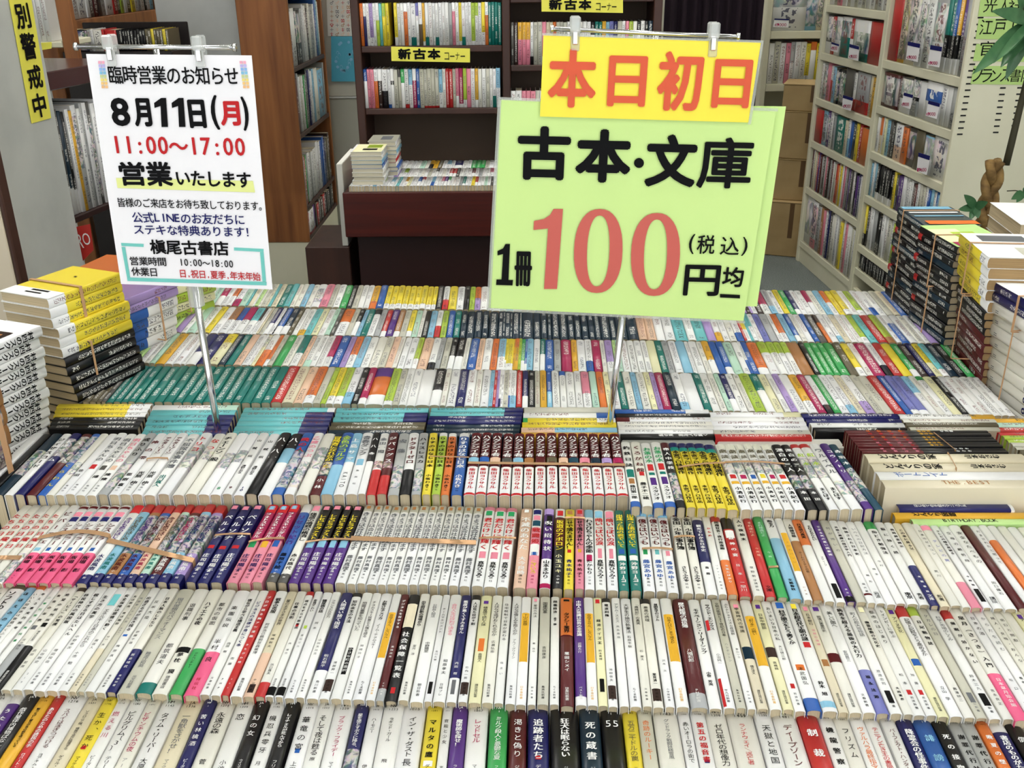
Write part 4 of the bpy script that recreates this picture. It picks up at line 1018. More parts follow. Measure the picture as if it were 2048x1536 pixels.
band_loop(C-Vector((0,0,zt))+n*.012, d, n, .150, .106, .38, zt-.19, zt-.088, .004, 'thin rubber band round the black stacked paperbacks')
r, C, d, n, zt = stack((233, 724), .852, 606, 236, 'front', (322, 572), .150, .106, [('v', 1), ('v/w.8', 1), ('w\\w.5/b.45', 1.3), ('w/b.5', 1.3), ('w/b.5', 1.3), ('w/b.5', 1.3), ('w/b.5', 1.3), ('t', 1), ('t', 1), ('w', 1.2), ('w', 1.2), ('w', 1.2)], 1, 'stacked_paperback', 'blue and white paperbacks stacked at left', 'the blue and white stack', ZT, jit=.0015)
band_loop(C-Vector((0,0,zt)), d, n, .150, .106, .62, zt-.10, zt-.02, .004, 'thin rubber band round the blue and white stack')
r, C, d, n, zt = stack((216, 690), .852, 560, 219, 'front', (300, 520), .150, .106, [('o', .8), ('w', 1), ('w', 1), ('w', 1), ('o', 1), ('r', 1)]+[('i', 1)]*8, 1, 'stacked_paperback', 'paperbacks stacked under the opening hours sign', 'the orange topped stack', ZT, jit=.002)
r, C, d, n, zt = stack((312, 655), .852, 585, 312, 'front', (368, 566), .150, .106, [('u', 1), ('l', 1), ('u', 1), ('l', 1), ('l', 1)]+[('u', 1)]*4, 1, 'stacked_paperback', 'yellow green paperbacks stacked at left', 'the yellow green stack', ZT, jit=.0015)
band_loop(C-Vector((0,0,zt)), d, n, .150, .106, .5, zt-.06, zt, .003, 'thin rubber band round the yellow green stack')
# --- right side (spines face left)
kt = lambda n_, s=0: [(('k/k.9' if (i+s) % 3 else 'k\\r.1') if (i+s) % 5 else 'K', 1) for i in range(n_)]
def bandR(C, d, n, L, Wd, v, z0, z1, lab, w=.004): band_loop(C-Vector((0,0,C.z)), d, n, L, Wd, v, z0, z1, w, lab)
r, C, d, n, zt = stack((1820, 634), .852, 451, 1851, 'front', (1792, 411), .150, .106, kt(22), -1, 'stacked_paperback', 'black paperbacks stacked at right', 'the farther black stack', ZT)
top_print(r[0][0], r[0][1], .150, .106, [(.05, .95, .0, .14, 's'), (.05, .95, .3, .36, 'w'), (.05, .95, .5, .55, 's'), (.1, 1, .78, .96, 'o')], 1)
bandR(C, d, n, .150, .106, .75, zt-.085, zt, 'tan band round upper half of the farther black stack'); bandR(C, d, n, .150, .106, .7, zt-.19, zt-.085, 'tan band round lower half of the farther black stack')
r, C, d, n, zt = stack((1886, 690), .852, 494, 1912, 'front', (1851, 459), .150, .106, kt(22, 2), -1, 'stacked_paperback', 'black paperbacks stacked at right', 'the nearer black stack', ZT)
top_print(r[0][0], r[0][1], .150, .106, [(.0, 1, .0, 1, 'f'), (.0, .5, .2, .8, 'u'), (.3, .7, .35, .65, 'l'), (.05, .3, .8, .97, 'P')], 1)
bandR(C, d, n, .150, .106, .5, zt-.095, zt, 'tan band round upper half of the nearer black stack'); bandR(C, d, n, .150, .106, .45, zt-.2, zt-.095, 'tan band round lower half of the nearer black stack')
r, C, d, n, zt = stack((1965, 762), .852, 515, 1976, 'front', (1916, 464), .150, .106, [('y/w.76', 1.3)]*5+[('k', 1)]*3+[('R', 1)]*7+[('P', 1)]+[('k', 1)]*5, -1, 'stacked_paperback', 'yellow, black and maroon paperbacks stacked at right', 'the yellow topped stack', ZT, pages=(176,146,104))
top_print(r[0][0], r[0][1], .150, .106, [(.0, 1, .0, 1, 'w'), (.2, .9, .1, .35, 'n'), (.55, .8, .6, .9, 'e')], 1)
bandR(C, d, n, .150, .106, .55, zt-.085, zt, 'tan band round the yellow paperbacks at right', .005); bandR(C, d, n, .150, .106, .5, zt-.2, zt-.09, 'tan band round the maroon paperbacks', .004)
r, C, d, n, zt = stack((1967, 756), .852, 561, 1981, 'back', (2068, 610), .176, .115, [('B', 1), ('B', 1)]+[('i"^n@10-20Ⅱ:*^B@66-72◎:*@74-94心の重圧', 1.25)]*8+[('i', 1)]*6, -1, 'comic_volume', 'white comics stacked at right', 'the navy topped white stack', ZT)
top_print(r[0][0], r[0][1], .176, .115, [(.0, 1, .0, 1, 'w'), (.3, .7, .2, .8, 'n')], 1)
bandR(C-d*.176, d, n, .176, .115, .52, zt-.055, zt, 'tan band round the navy paperbacks', .005); bandR(C-d*.176, d, n, .176, .115, .5, zt-.24, zt-.055, 'thin band round the white stacked comics', .003)
r, C, d, n, zt = stack((1962, 560), .852, 404, 1979, 'back', (2033, 443), .19, .13, [('h!', 1)]*6+[('w!', 1)]*4, -1, 'hardcover_book', 'white hardcovers stacked behind the yellow paperbacks', 'the white hardcover stack', ZT)
# turn the hardcovers so that their page sides face the aisle
for o, T, zc in r:
    M = o.matrix_world.copy(); R2 = Matrix.Rotation(math.pi, 4, 'X'); o.matrix_world = M @ Matrix.Translation((0, .19, -.13)) @ R2
# ------------------------------------------------------------------ rubber bands across the upright sets
def across(p0, p1, z, w, label, sag=0, group='rubber bands'):
    a = onZ(p0[0], p0[1], z); b = onZ(p1[0], p1[1], z); N = 12; t = Vector((0, 1, 0))*w/2; vs = []
    pts = []
    dz = Vector((0, 0, 1))
    pts.append(a-dz*.035+Vector((-.0006, 0, 0)))
    for i in range(N+1):
        f = i/N; p = a.lerp(b, f)+Vector((0, sag*math.sin(math.pi*f), .0026)); pts.append(p)
    pts.append(b-dz*.035+Vector((.0006, 0, 0)))
    org = a.copy()
    for p in pts: vs += [p-t-org, p+t-org]
    for p in pts: vs += [p-t-org-dz*.0008, p+t-org-dz*.0008]
    m = len(pts)*2; fs = []
    for i in range(len(pts)-1):
        q = 2*i; fs += [(q, q+2, q+3, q+1), (m+q, m+q+1, m+q+3, m+q+2), (q, m+q, m+q+2, q+2), (q+1, q+3, m+q+3, m+q+1)]
    k = MB(); k.add(vs, fs); o = link('rubber_band', k.mesh('rubber_band', m_band), None, org); tag(o, label, 'rubber band', group)
zz3, zz4 = ZS['R3'], ZS['R4']
for p0, p1, z, w, lb, sg in (((702,1079), (952,1088), zz3, .009, 'wide brown rubber band across the thirteen white comics', 0),
    ((936,928), (1250,932), zz4, .0055, 'tan rubber band across the red and white comics', 0),
    ((216,1083), (388,1124), zz3, .0085, 'broad slanting tan band over the blue-footed comics', 0),
    ((78,1078), (219,1074), zz3, .0075, 'arched tan band over the pink comics', .012),
    ((430,1073), (501,1071), zz3, .003, 'thin tan band across the navy comics', .002),
    ((498,1086), (569,1079), zz3, .003, 'thin tan band across the pink and crimson comics', .003),
    ((611,1087), (702,1081), zz3, .003, 'thin tan band across the purple comics', .003),
    ((958,1079), (1032,1079), zz3, .003, 'thin tan band across the pink-headed white comics', .002),
    ((1130,1038), (1170,1039), zz3, .003, 'short band joining the yellow and pink comics', .001),
    ((1284,1100), (1345,1101), zz3, .003, 'band round the blue-headed white comics', .002),
    ((1348,1077), (1389,1076), zz3, .003, 'short band round the ivory pair', .002),
    ((860,915), (938,917), zz4, .002, 'thin band across the yellow, green, orange and blue comics', 0),
    ((1357,937), (1449,928), zz4, .0035, 'tan band across the yellow comics', .003),
    ((1449,927), (1568,930), zz4, .0035, 'tan band across the white orange-patterned comics', .004),
    ((294,920), (336,919), zz4, .003, 'short loose band on the white comics by the left pole', .002),
    ((-10,1118), (41,1118), zz3, .008, 'broad tan band at the left end of the third row', 0),
    ((1537,1137), (1556,1136), ZS['R3'], .003, 'short paper tab band on the green pocket book', 0),
    ((1868,868), (1910,902), .872, .004, 'tan band across the black and red comics', 0),
    ((1896,908), (1912,938), .872, .005, 'tan band round the cream comic pair', 0)):
    across(p0, p1, z, w, lb, sg)
# ------------------------------------------------------------------ bookcases behind
def depth(x, y, zc): return CAM+ray(x, y)*zc
def obox(name, org, u, n, a, b, m, par, e=.003):
    """box in the frame u (along), n (depth), z relative to org"""
    M = Matrix((u, n, Vector((0, 0, 1)))).transposed().to_4x4(); M.translation = org-par.location
    k = MB(); k.bbox(a, b, e, M=M); return link(name, k.mesh(name, m), par)
def shelf_books(toks, p0, u, out, span, h, Wd, name, group, where, tmin=.9, tmax=1.15, hj=.03, lean=0, pages=(214,200,170), dz=0, cat='book'):
    """books standing on a shelf from p0 along u; out is the spine normal"""
    ws = []
    for t in toks:
        q = re.match(r'(\d*\.?\d*)(.*)', t); ws.append((float(q.group(1)) if q.group(1) else random.uniform(tmin, tmax), q.group(2)))
    tot = sum(w for w, t in ws); x = 0; k = 0
    for w, t in ws:
        T = w/tot*span; x += T
        if t == '|': continue
        k += 1
        hh = round(h*random.uniform(1-hj, 1), 3) if hj else h
        pos = p0+u*(x-T/2)+out*random.uniform(-.004, .002)
        yd = Vector((0, 0, 1)); zd = out; xd = yd.cross(zd)
        M = frame(xd, yd, zd, pos)
        col, ex = describe(t, None)
        book(name, t, max(.003, T-.0006), hh, Wd, M, mklabel(col, 'book' if cat == 'book' else cat, ex, '%s from left %s' % (ord_(k), where)), cat, group, far=True, parts=T > .02, pages=pages, tone=.9)
UX = Vector((1, 0, 0)); UY = Vector((0, 1, 0)); UZ = Vector((0, 0, 1)); OUT = Vector((0, -1, 0))
# --- brown bookcase with the yellow labels
YB = depth(860, 45, 3.55).y
def bx(x, y=60): return onY(x, y, YB)
def zb_(y, x=860): return onY(x, y, YB).z
bc = empty('bookcase', (bx(704).x, YB, 0), 'dark brown two-bay bookcase with yellow paper labels behind the cart', 'bookcase')
xa, xb, xc, xd_, xe, xf = [onY(x, 60, YB).x for x in (703, 719, 1004, 1020, 1306, 1323)]
Z0, Z1 = 0, 2.35
for a, b in ((xa, xb), (xc, xd_), (xe, xf)):
    partbox('upright', (a, YB, Z0), (b, YB+.24, Z1), m_dwood, bc)
partbox('back_board', (xa+.002, YB+.222, Z0), (xf-.002, YB+.238, Z1-.002), m_back, bc)
shL = [zb_(92), zb_(217)]; shR = [zb_(-8, 1100), zb_(130, 1100), zb_(262, 1100)]
hb = abs(zb_(92)-zb_(105))
for z in shL+[zb_(92)+(zb_(92)-zb_(217))]+[.55, .12]: partbox('shelf', (xb+.001, YB+.004, z-hb), (xc-.001, YB+.221, z), m_dwood, bc)
for z in shR+[zb_(-8, 1100)+.3]+[.55, .12]: partbox('shelf', (xd_+.001, YB+.004, z-hb), (xe-.001, YB+.221, z), m_dwood, bc)
partbox('top_board', (xa, YB, Z1), (xf, YB+.24, Z1+.02), m_dwood, bc)
def b1row(toks, xl, xr, ybot, h, where, grp):
    z = zb_(ybot, (xl+xr)/2); a = onY(xl, ybot, YB).x; b = onY(xr, ybot, YB).x
    shelf_books(toks.split(), Vector((a, YB+.012, z+.001)), UX, OUT, b-a, h, .105, 'bookcase_paperback', grp, where, .85, 1.2, .015)
b1row('o\\o.2 w/B.3 w v/w.8 w w/l.4 t l/y.3 y|y' .replace('y|y', 'y 1.6| ')+'y/w.8 i w o\\w.2 w 1.6w/G.8 z\\z.2/w.3 w/x.5 Y/w.9 w/G.8 1.3w w w/G.8 w w w n p\\w.2 w y/w.9 w/G.8 w w l/w.9 w\\l.3 w y/w.7 o\\w.3 G G G G', 722, 1003, 92, .148, 'on the bookcase shelf above the left yellow label', 'paperbacks on the upper bookcase shelf')
b1row('b/w.3 p p 1.0w/o.3 d\\w.3 1.6w/k.55 w/b.9 k\\w.3/w.4 e e\\N.2 g\\g.3/w.35 w/r.9 s/w.4 P\\w.3 b e e/r.95 e/r.95 e/r.95 e/r.95 s/w.6 i r r e p/w.7 P/w.9 l/w.8 p 1.2w Y/w.8 i 1.2w e w w/G.7 s/w.5', 730, 1001, 217, .142, 'on the bookcase shelf under the left yellow label', 'paperbacks on the lower bookcase shelf')
b1row('N d Y/p.4 Y/p.4 Y/p.4 w/k.8 1.2e 1.2e p/w.8 c c o/w.5 e e e w w s/w.6 i w w k/w.3 G\\G.5/w.6 G Y/w.6 s z/w.5 B e w p/w.7 l/w.7 i k/w.2 1.1w k 1.2K', 1022, 1303, 130, .150, 'on the bookcase right bay shelf', 'paperbacks on the right bay shelf')
b1row('w w p p p e w w e p w w i w s w w e p w w i w w p w e w', 1022, 1303, 262, .148, 'on the shelf beside the green sign', 'paperbacks on the lower right bay shelf')
# --- yellow labels on the bookcase
JOBS = []     # text laid on flat signs
def flat_text(par, box_, txt, col, P0, ex, ey, off, bold=0, hor=True, condense=1):
    JOBS.append((par, box_, txt, col, P0, ex, ey, off, bold, hor, condense))
m_yel = mat('yellow_paper', (246,238,92), .6); m_ypap = mat('deep_yellow_paper', (254,234,64), .5); m_green = mat('green_paper', (206,236,146), .5)
m_white = mat('white_paper', (246,244,246), .6); m_lgreen = mat('pale_green_label', (190,222,132), .6)
def sheet(name, quad, Yp, m, par=None, th=.0012, dy=0, plane=None):
    """a sheet whose corners (tl,tr,br,bl in photo pixels) lie on the plane y = Yp"""
    p, n = plane or (Vector((0, Yp, 0)), UY)
    P = [onP(x, y, p+n*dy, n) for x, y in quad]; org = P[3] if par is None else par.location
    N = 6; vs = []; fs = []
    for k, off in enumerate((0, th)):
        for j in range(N+1):
            for i in range(N+1):
                u, v = i/N, j/N
                q = (P[0]*(1-u)+P[1]*u)*(1-v)+(P[3]*(1-u)+P[2]*u)*v
                vs.append(q+n*off-org)
    W1 = N+1
    for k in range(2):
        for j in range(N):
            for i in range(N):
                a = k*W1*W1+j*W1+i; f = (a, a+1, a+W1+1, a+W1); fs.append(f if k else f[::-1])
    def edge(l):
        for a, b in zip(l, l[1:]): fs.append((a, b, b+W1*W1, a+W1*W1))
    edge([i for i in range(W1)]); edge([N*W1+i for i in range(W1)]); edge([j*W1 for j in range(W1)]); edge([j*W1+N for j in range(W1)])
    k = MB(); k.add(vs, fs); o = link(name, k.mesh(name, m), par, None if par else org); return o
lab = sheet('paper_label', ((782,93), (940,97), (940,125), (783,122)), YB-.004, m_yel); tag(lab, 'yellow paper label on the left bay shelf edge of the bookcase', 'sign')
BT = (Vector((0, YB-.006, 0)), UY)
for ch, b in zip('新古本', ((796,97,822,119), (826,97,852,119), (855,97,881,119))): flat_text(lab, b, ch, 'k', *BT[:1], UX, UZ, .001, .05)
for ch, b in zip('コーナー', ((889,105,898,120), (900,105,909,120), (911,105,919,120), (921,105,930,120))): flat_text(lab, b, ch, 'k', *BT[:1], UX, UZ, .001, .0)
lab = sheet('paper_label', ((1083,-6), (1246,-4), (1246,26), (1083,23)), YB-.004, m_yel); tag(lab, 'yellow paper label above the second sign bar, cut by the top', 'sign')
for ch, b in zip('新古本', ((1098,-2,1124,20), (1128,-2,1154,20), (1157,-2,1183,20))): flat_text(lab, b, ch, 'k', *BT[:1], UX, UZ, .001, .05)
for ch, b in zip('コーナー', ((1192,6,1201,21), (1203,6,1212,21), (1214,6,1222,21), (1224,6,1233,21))): flat_text(lab, b, ch, 'k', *BT[:1], UX, UZ, .001, .0)
# --- cart in front of the bookcase
yc = YB-.49
ZC = onY(840, 374, yc).z
cart = empty('book_cart', (onY(684, 380, yc).x, yc, 0), 'maroon wooden book bin standing in front of the brown bookcase', 'bin')
cx0 = onY(684, 380, yc).x; cx1 = onY(1004, 384, yc).x; zl = onY(840, 474, yc).z
partbox('front_board', (cx0, yc, zl), (cx1, yc+.02, ZC-.018), m_red, cart)
partbox('side_board', (cx0, yc+.0205, zl), (cx0+.018, YB-.012, ZC-.022), m_red, cart)
partbox('side_board', (cx1-.018, yc+.0205, zl), (cx1, YB-.012, ZC-.022), m_red, cart)
partbox('inner_shelf', (cx0+.0185, yc+.0205, ZC-.125), (cx1-.0185, YB-.012, ZC-.107), m_red, cart)
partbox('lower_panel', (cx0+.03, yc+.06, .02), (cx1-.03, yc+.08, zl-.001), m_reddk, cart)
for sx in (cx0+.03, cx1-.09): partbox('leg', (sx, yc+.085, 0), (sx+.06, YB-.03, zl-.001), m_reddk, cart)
for i, (yt, t, lb) in enumerate(((376, 'w w w/w.5 w Y/w.5 1.3w r/w.4 y/s.6 n/w.6 l/w.5 w w s/w.5 w t\\t.3 1.4w Y/w.5 u w w b/w.5 r/w.3 w w s/b.6 w w p/w.5 V/w.5 g/w.4 w w w n G/w.8 w w y r/w.6 w w m w N w', 'nearest'), (360, 'r w w b/w.5 k/w.5 w i w w b/w.7 v w l/w.5 w w w w i w e w k/w.4 w i w r/w.6 r/w.6 N w w w R/w.6 w n w w p/w.5 w', 'middle'), (345, 'r r/w.5 N/w.5 y G/w.5 x a w w w w w m i Y/k.5 Y x w s/w.5 w 1.8B/w.6 w w g g g e w w', 'back'))):
    p = onZ(700, yt, ZC); q = onZ(988, yt+2, ZC)
    toks = t.split(); X0, X1 = cx0+.02, cx1-.02; y0 = yc+.022+i*.153
    if y0+.15 > YB-.01: continue
    ws = [float(re.match(r'(\d*\.?\d*)', s).group(1) or 1)*random.uniform(.85, 1.15) for s in toks]; tot = sum(ws); x = X0
    for k, (w, s) in enumerate(zip(ws, toks)):
        T = w/tot*(X1-X0); x += T; s = re.sub(r'^[\d.]+', '', s); col, ex = describe(s, None)
        book('bin_paperback', s, T-.0006, .15, .105, frame(UX, UY, UZ, Vector((x-T/2, y0, ZC+random.uniform(-.001, .001)))), mklabel(col, 'paperback', ex, '%s from left in %s bin row' % (ord_(k+1), lb)), 'book', 'paperbacks in the maroon bin', far=True, parts=i == 0)
wx0, wx1 = onY(672, 330, yc+.1).x, onY(684, 330, yc+.1).x
k = MB(); zt_ = onY(678, 328, yc+.1).z; zb2 = onY(684, 492, yc+.1).z
k.bbox((0, 0, 0), (wx1-wx0, .30, zt_-zb2), .002); o = link('display_board', k.mesh('display_board', m_tray), None, (wx0, yc+.1, zb2)); tag(o, 'white board standing on a brown box beside the maroon bin', 'board')
k = MB(); k.bbox((0, 0, 0), (.16, .32, zb2-.001), .003); o = link('storage_box', k.mesh('storage_box', m_dwood), None, (wx1-.155, yc+.09, 0)); tag(o, 'dark brown box on the floor left of the maroon bin', 'box')
# stacks standing on the cart: tails towards the viewer
def bin_stack(x0, x1, ybot, ytop, n_, yoff, toks, where, grp, zb=ZC+.001):
    Y = yc+yoff; a = onY(x0, ybot, Y); b = onY(x1, ybot, Y)
    lo = zb; zt = zfor((x0+x1)/2, ytop, Vector(((a.x+b.x)/2, Y, zb)))
    T = (zt-zb)/n_
    for i in range(n_):
        z = zb+T*(i+.5); j = random.uniform(-.003, .003)
        s = toks[i % len(toks)]; col, ex = describe(s, None)
        # spine faces right (+x), head away
        M = frame(Vector((0, 0, -1)), UY, UX, Vector((b.x+j, Y+abs(j), z)))
        o = book('stacked_paperback', s, T-.0004, .15, round(b.x-a.x, 3), M, mklabel(col, 'book', ex, '%s from bottom in %s' % (ord_(i+1), where)), 'book', grp, pages=(228,220,196))
    return o, T
o, T = bin_stack(706, 768, 372, 304, 8, .03, ['w', 'w', 'i', 'w', 'b', 's', 'w', 'w'], 'the front stack on the bin', 'paperbacks stacked on the bin')
top_print(o, T, .15, .1, [(0, 1, 0, 1, 'u'), (.1, .6, .1, .5, 'l'), (.2, .7, .6, .8, 'k')], -1)
o, T = bin_stack(741, 795, 345, 284, 8, .19, ['w', 'b', 'w', 'r', 'w', 's', 'i', 'w'], 'the rear stack on the bin', 'paperbacks stacked on the bin')
top_print(o, T, .15, .1, [(0, 1, 0, 1, 'e'), (.2, .6, .2, .7, 'n')], -1)
# --- tall brown bookcase seen from its side, magazines facing right
Y3 = 4.6
def s3(x, y): return onY(x, y, Y3)
x0, x1 = s3(466, 5).x, s3(576, 5).x
x1 = s3(596, 240).x; x0 = s3(497, 240).x
bs = empty('bookcase', (x0, Y3, 0), 'tall brown wood-veneer bookcase seen from its side with magazines', 'bookcase')
zp = s3(575, 485).z
partbox('side_panel', (x0, Y3, zp), (x1, Y3+.025, 2.4), m_wood, bs)
partbox('base', (x0+.004, Y3+.004, 0), (x1-.004, Y3+.78, zp-.001), m_steel, bs)
partbox('side_panel', (x0, Y3+.77, zp), (x1, Y3+.795, 2.4), m_wood, bs)
partbox('back_board', (x0, Y3+.026, zp), (x0+.012, Y3+.769, 2.4), m_back, bs)
sz = [s3(590, 137).z, s3(601, 272).z, s3(614, 416).z]
h3 = (sz[0]-sz[2])/2
for z in (sz[0]+h3, sz[0], sz[1], sz[2], zp+.02): partbox('shelf', (x0+.013, Y3+.026, z-.022), (x1-.002, Y3+.769, z), m_dwood, bs)
OX = Vector((1, 0, 0))
for z, t, hh, lb in ((sz[0], 'w 2w k/k.5~0560 2k~0560 n w w d i 2n w b s i', .27, 'top'), (sz[1], 'd R n w e w g N k B w w s 3i 5s n', .27, 'second'), (sz[2], 'n r g w w n w w w w w b b B N x d', .25, 'third'), (zp+.02, 'r 3w/r.9 V/r.9 d r N 2d r K N d k k', .26, 'lowest')):
    up = [q for q in sz+[sz[0]+h3] if q > z+.05]; hh = min(hh, min(up)-z-.026)
    shelf_books(t.split(), Vector((x1-.006, Y3+.03, z+.001)), UY, OX, .70, hh, .2, 'magazine', 'magazines in the tall brown bookcase', 'on the %s tall brown bookcase shelf' % lb, .7, 1.5, .14)
# face-out book on its top shelf
# --- pouches and wall strip between the two bookcases
YW = 5.5
wp = empty('partition_wall', (onY(655, 300, YW).x, YW, 0), 'pale grey partition wall between the two brown bookcases', 'partition')
a, b = onY(640, 200, YW).x, onY(735, 200, YW).x
z_ = onY(690, 195, YW).z
partbox('upper_panel', (a, YW, z_+.006), (b, YW+.04, 2.5), m_wall, wp)
partbox('lower_panel', (a, YW+.006, 0), (b, YW+.04, z_-.006), mat('pale_grey_panel', (178,178,164), .7), wp)
partbox('rail', (a, YW-.004, z_-.005), (b, YW+.04, z_+.005), m_greysteel, wp)
o = sheet('hanging_pouch', ((662,73), (716,73), (716,163), (663,163)), YW-.02, mat('teal_vinyl', (78,170,196), .3), th=.01); tag(o, 'teal vinyl pouch hanging between the brown bookcases', 'pouch')
pp = Vector((0, YW-.021, 0))
for i in range(26):
    x, y = random.uniform(668, 708), random.uniform(80, 140); flat_text(o, (x, y, x+6, y+6), '⌒' if i % 2 else '・', 's', pp, UX, UZ, .0)
o = sheet('patterned_sheet', ((652,-20), (716,-20), (716,72), (656,72)), YW-.012, m_tray, th=.004); tag(o, 'white sheet printed with small red and grey figures above the pouch', 'poster')
pp = Vector((0, YW-.013, 0))
for j in range(8):
    for i in range(5):
        x, y = 660+i*11, 2+j*9; flat_text(o, (x, y, x+7, y+7), random.choice('♀♂†‡∞＋'), random.choice('rnnaO'), pp, UX, UZ, .0)
# --- grey panels and shelves at the left
YQ = 4.75
pq = empty('partition_panel', (onY(300, 300, YQ).x, YQ, 0), 'grey steel panel behind the opening hours sign', 'partition')
partbox('panel', (onY(316, 60, YQ).x, YQ, 0), (onY(480, 60, YQ).x, YQ+.03, 2.5), m_greysteel, pq)
XP = onY(92, 133, 2.7).x
pl = empty('end_panel', (XP, 1.7, 0), 'grey steel end panel at the left carrying the yellow alert strip', 'partition')
e0 = onP(0, 400, Vector((XP, 0, 0)), UX).y
partbox('panel', (XP-.03, e0, 0), (XP, 2.7, 2.3), m_greysteel, pl)
plX = (Vector((XP+.002, 0, 0)), UX)
o = sheet('alert_strip', ((16,-8), (61,-8), (102,236), (63,247)), 0, m_yel, plane=plX, th=.0008); tag(o, 'long yellow paper strip with black characters on the grey end panel', 'sign')
pp = Vector((XP+.0042, 0, 0)); eu = UY
for ch, b in zip('別警戒中', ((31,6,60,58), (43,65,72,120), (56,130,84,178), (66,186,92,235))): flat_text(o, b, ch, 'k', pp, UY, UZ, .0, .03)
# cream frame post at the left edge of the picture
pc = empty('frame_post', (onY(6, 470, 2.2).x, 2.2, 0), 'cream door-frame post at the picture edge by the end panel', 'post')
xx = onY(10, 470, 2.2).x
partbox('post', (xx-.14, 2.2, 0), (xx, 2.25, 2.3), mat('cream_paint', (222,208,184), .5), pc)
partbox('edge_strip', (xx+.001, 2.202, 0), (xx+.012, 2.24, 2.3), m_dwood, pc)
# far left wood bookcase
pa = onY(117, 45, 4.3); pb = onZ(305, 20, pa.z); ul = (pb-pa); ul.z = 0; wl = ul.length; ul.normalize(); nl = Vector((-ul.y, ul.x, 0))
bl = empty('bookcase', pa*1, 'brown bookcase with magazines and disc cases at far left', 'bookcase'); bl.location.z = 0
def lz(x, y):
    return onP(x, y, pa, nl)
oz = Vector((pa.x, pa.y, 0))
zt2 = pa.z; zc2 = lz(118, 104).z; thk = .075
for z in (zt2, zc2, zc2-.34, zc2-.7, zt2+.34): obox('shelf', oz, ul, nl, (.022, .004, z-(thk if z == zt2 else .02)), (wl+.1, .28, z), m_wood, bl)
obox('upright', oz, ul, nl, (-.05, 0, 0), (.02, .29, 2.3), m_wood, bl); obox('upright', oz, ul, nl, (wl+.101, 0, 0), (wl+.13, .29, 2.3), m_wood, bl)
obox('back_board', oz, ul, nl, (.021, .281, 0), (wl+.1, .29, 2.3), m_reddk, bl)
shelf_books('2c w b w 2w w N R d n 2w r x l w x y w n w k w s'.split(), Vector((pa.x, pa.y, zt2+.0015))+ul*.03+nl*.02, ul, -nl, wl+.05, .23, .2, 'magazine', 'books on the far left bookcase', 'on far left shelf', .7, 1.3, .05)
DISC = ('5K~0595 3k~0595 n w 3i r 4r/r.5 k k k k k k k k k k x x y x x x y x'.split(), 0)
YD = 4.15
da, db_ = onY(124, 104, YD), onY(344, 104, YD); dz_ = onY(150, 104, YD).z
dk = empty('disc_cabinet', (da.x, YD, 0), 'black low cabinet with disc cases on top behind the notice', 'cabinet')
m_bk = mat('black_laminate', (30,24,24), .4)
partbox('body', (da.x, YD, 0), (db_.x, YD+.25, dz_), m_bk, dk); partbox('back_board', (da.x, YD+.235, dz_+.001), (db_.x, YD+.25, dz_+.10), m_bk, dk)
shelf_books(DISC[0], Vector((da.x+.01, YD+.01, dz_+.001)), UX, OUT, db_.x-da.x-.02, abs(onY(150, 104, YD).z-onY(150, 60, YD).z), .14, 'disc_case', 'disc cases on the black cabinet', 'on the black cabinet', .8, 1.1, .06, cat='disc case')
# left steel shelf with white booklets (between the strip and the bookcase)
p1 = onY(66, 84, 3.6); p2 = onY(106, 80, 3.6)
bw = empty('steel_shelf', (p1.x, 3.6, 0), 'small cream shelf with white booklets beside the yellow strip', 'shelf')
partbox('shelf', (p1.x-.1, 3.6, p1.z-.02), (p2.x+.03, 3.85, p1.z), m_steel, bw)
partbox('upright', (p2.x+.031, 3.6, onY(110, 133, 3.6).z), (p2.x+.08, 3.63, 2.3), m_wood, bw)
partbox('upright', (p1.x-.12, 3.6, 0), (p1.x-.101, 3.85, 2.3), m_steel, bw)
shelf_books('w w w w w w w w'.split(), Vector((p1.x-.09, 3.61, p1.z+.001)), UX, OUT, p2.x-p1.x+.08, .26, .2, 'booklet', 'white booklets beside the yellow strip', 'on the small cream shelf', .9, 1.1, .05, cat='booklet')
o = sheet('paper_label', ((76,86), (103,84), (103,97), (78,101)), 3.594, m_yel); tag(o, 'small yellow label under the white booklets at left', 'sign')
# near magazine rack under it
qa = onY(143, 437, 2.78); qb = onZ(222, 405, qa.z); u2 = qb-qa; u2.z = 0; w2 = u2.length; u2.normalize(); n2 = Vector((-u2.y, u2.x, 0)); oz2 = Vector((qa.x, qa.y, 0))
mr_ = empty('magazine_rack', oz2, 'dark rack holding upright magazines behind the grey end panel', 'shelf')
ztop = onP(150, 172, qa, n2).z
obox('shelf', oz2, u2, n2, (-.05, .002, qa.z-.02), (w2+.2, .27, qa.z), m_reddk, mr_)
obox('top_board', oz2, u2, n2, (-.05, -.005, ztop), (w2+.2, .28, onP(150, 134, qa, n2).z), mat('glossy_maroon_board', (72,40,42), .2), mr_)
obox('back_board', oz2, u2, n2, (-.05, .271, 0), (w2+.2, .28, ztop), m_greysteel, mr_)
obox('upright', oz2, u2, n2, (-.07, 0, 0), (-.051, .28, ztop), m_greysteel, mr_)
shelf_books('k K N/w.72 K/w.74 k/w.76 w Y 1.5w/n.6~1060 w n\\n.3 w N~2090 w k w c'.split(), Vector((qa.x, qa.y, qa.z+.001))+u2*.0+n2*.01, u2, -n2, w2+.06, .305, .2, 'magazine', 'magazines in the rack behind the end panel', 'in the dark magazine rack', .7, 1.2, .05)
ro = sheet('red_poster', ((148,455), (180,448), (187,500), (160,528)), 2.72, mat('red_print', (190,44,38), .4)); tag(ro, 'red flyer reading RO below the magazine rack', 'poster')
for ch, b in zip('RO', ((153,468,166,496), (165,466,180,490))): flat_text(ro, b, ch, 'w', Vector((0, 2.718, 0)), UX, UZ, .001)
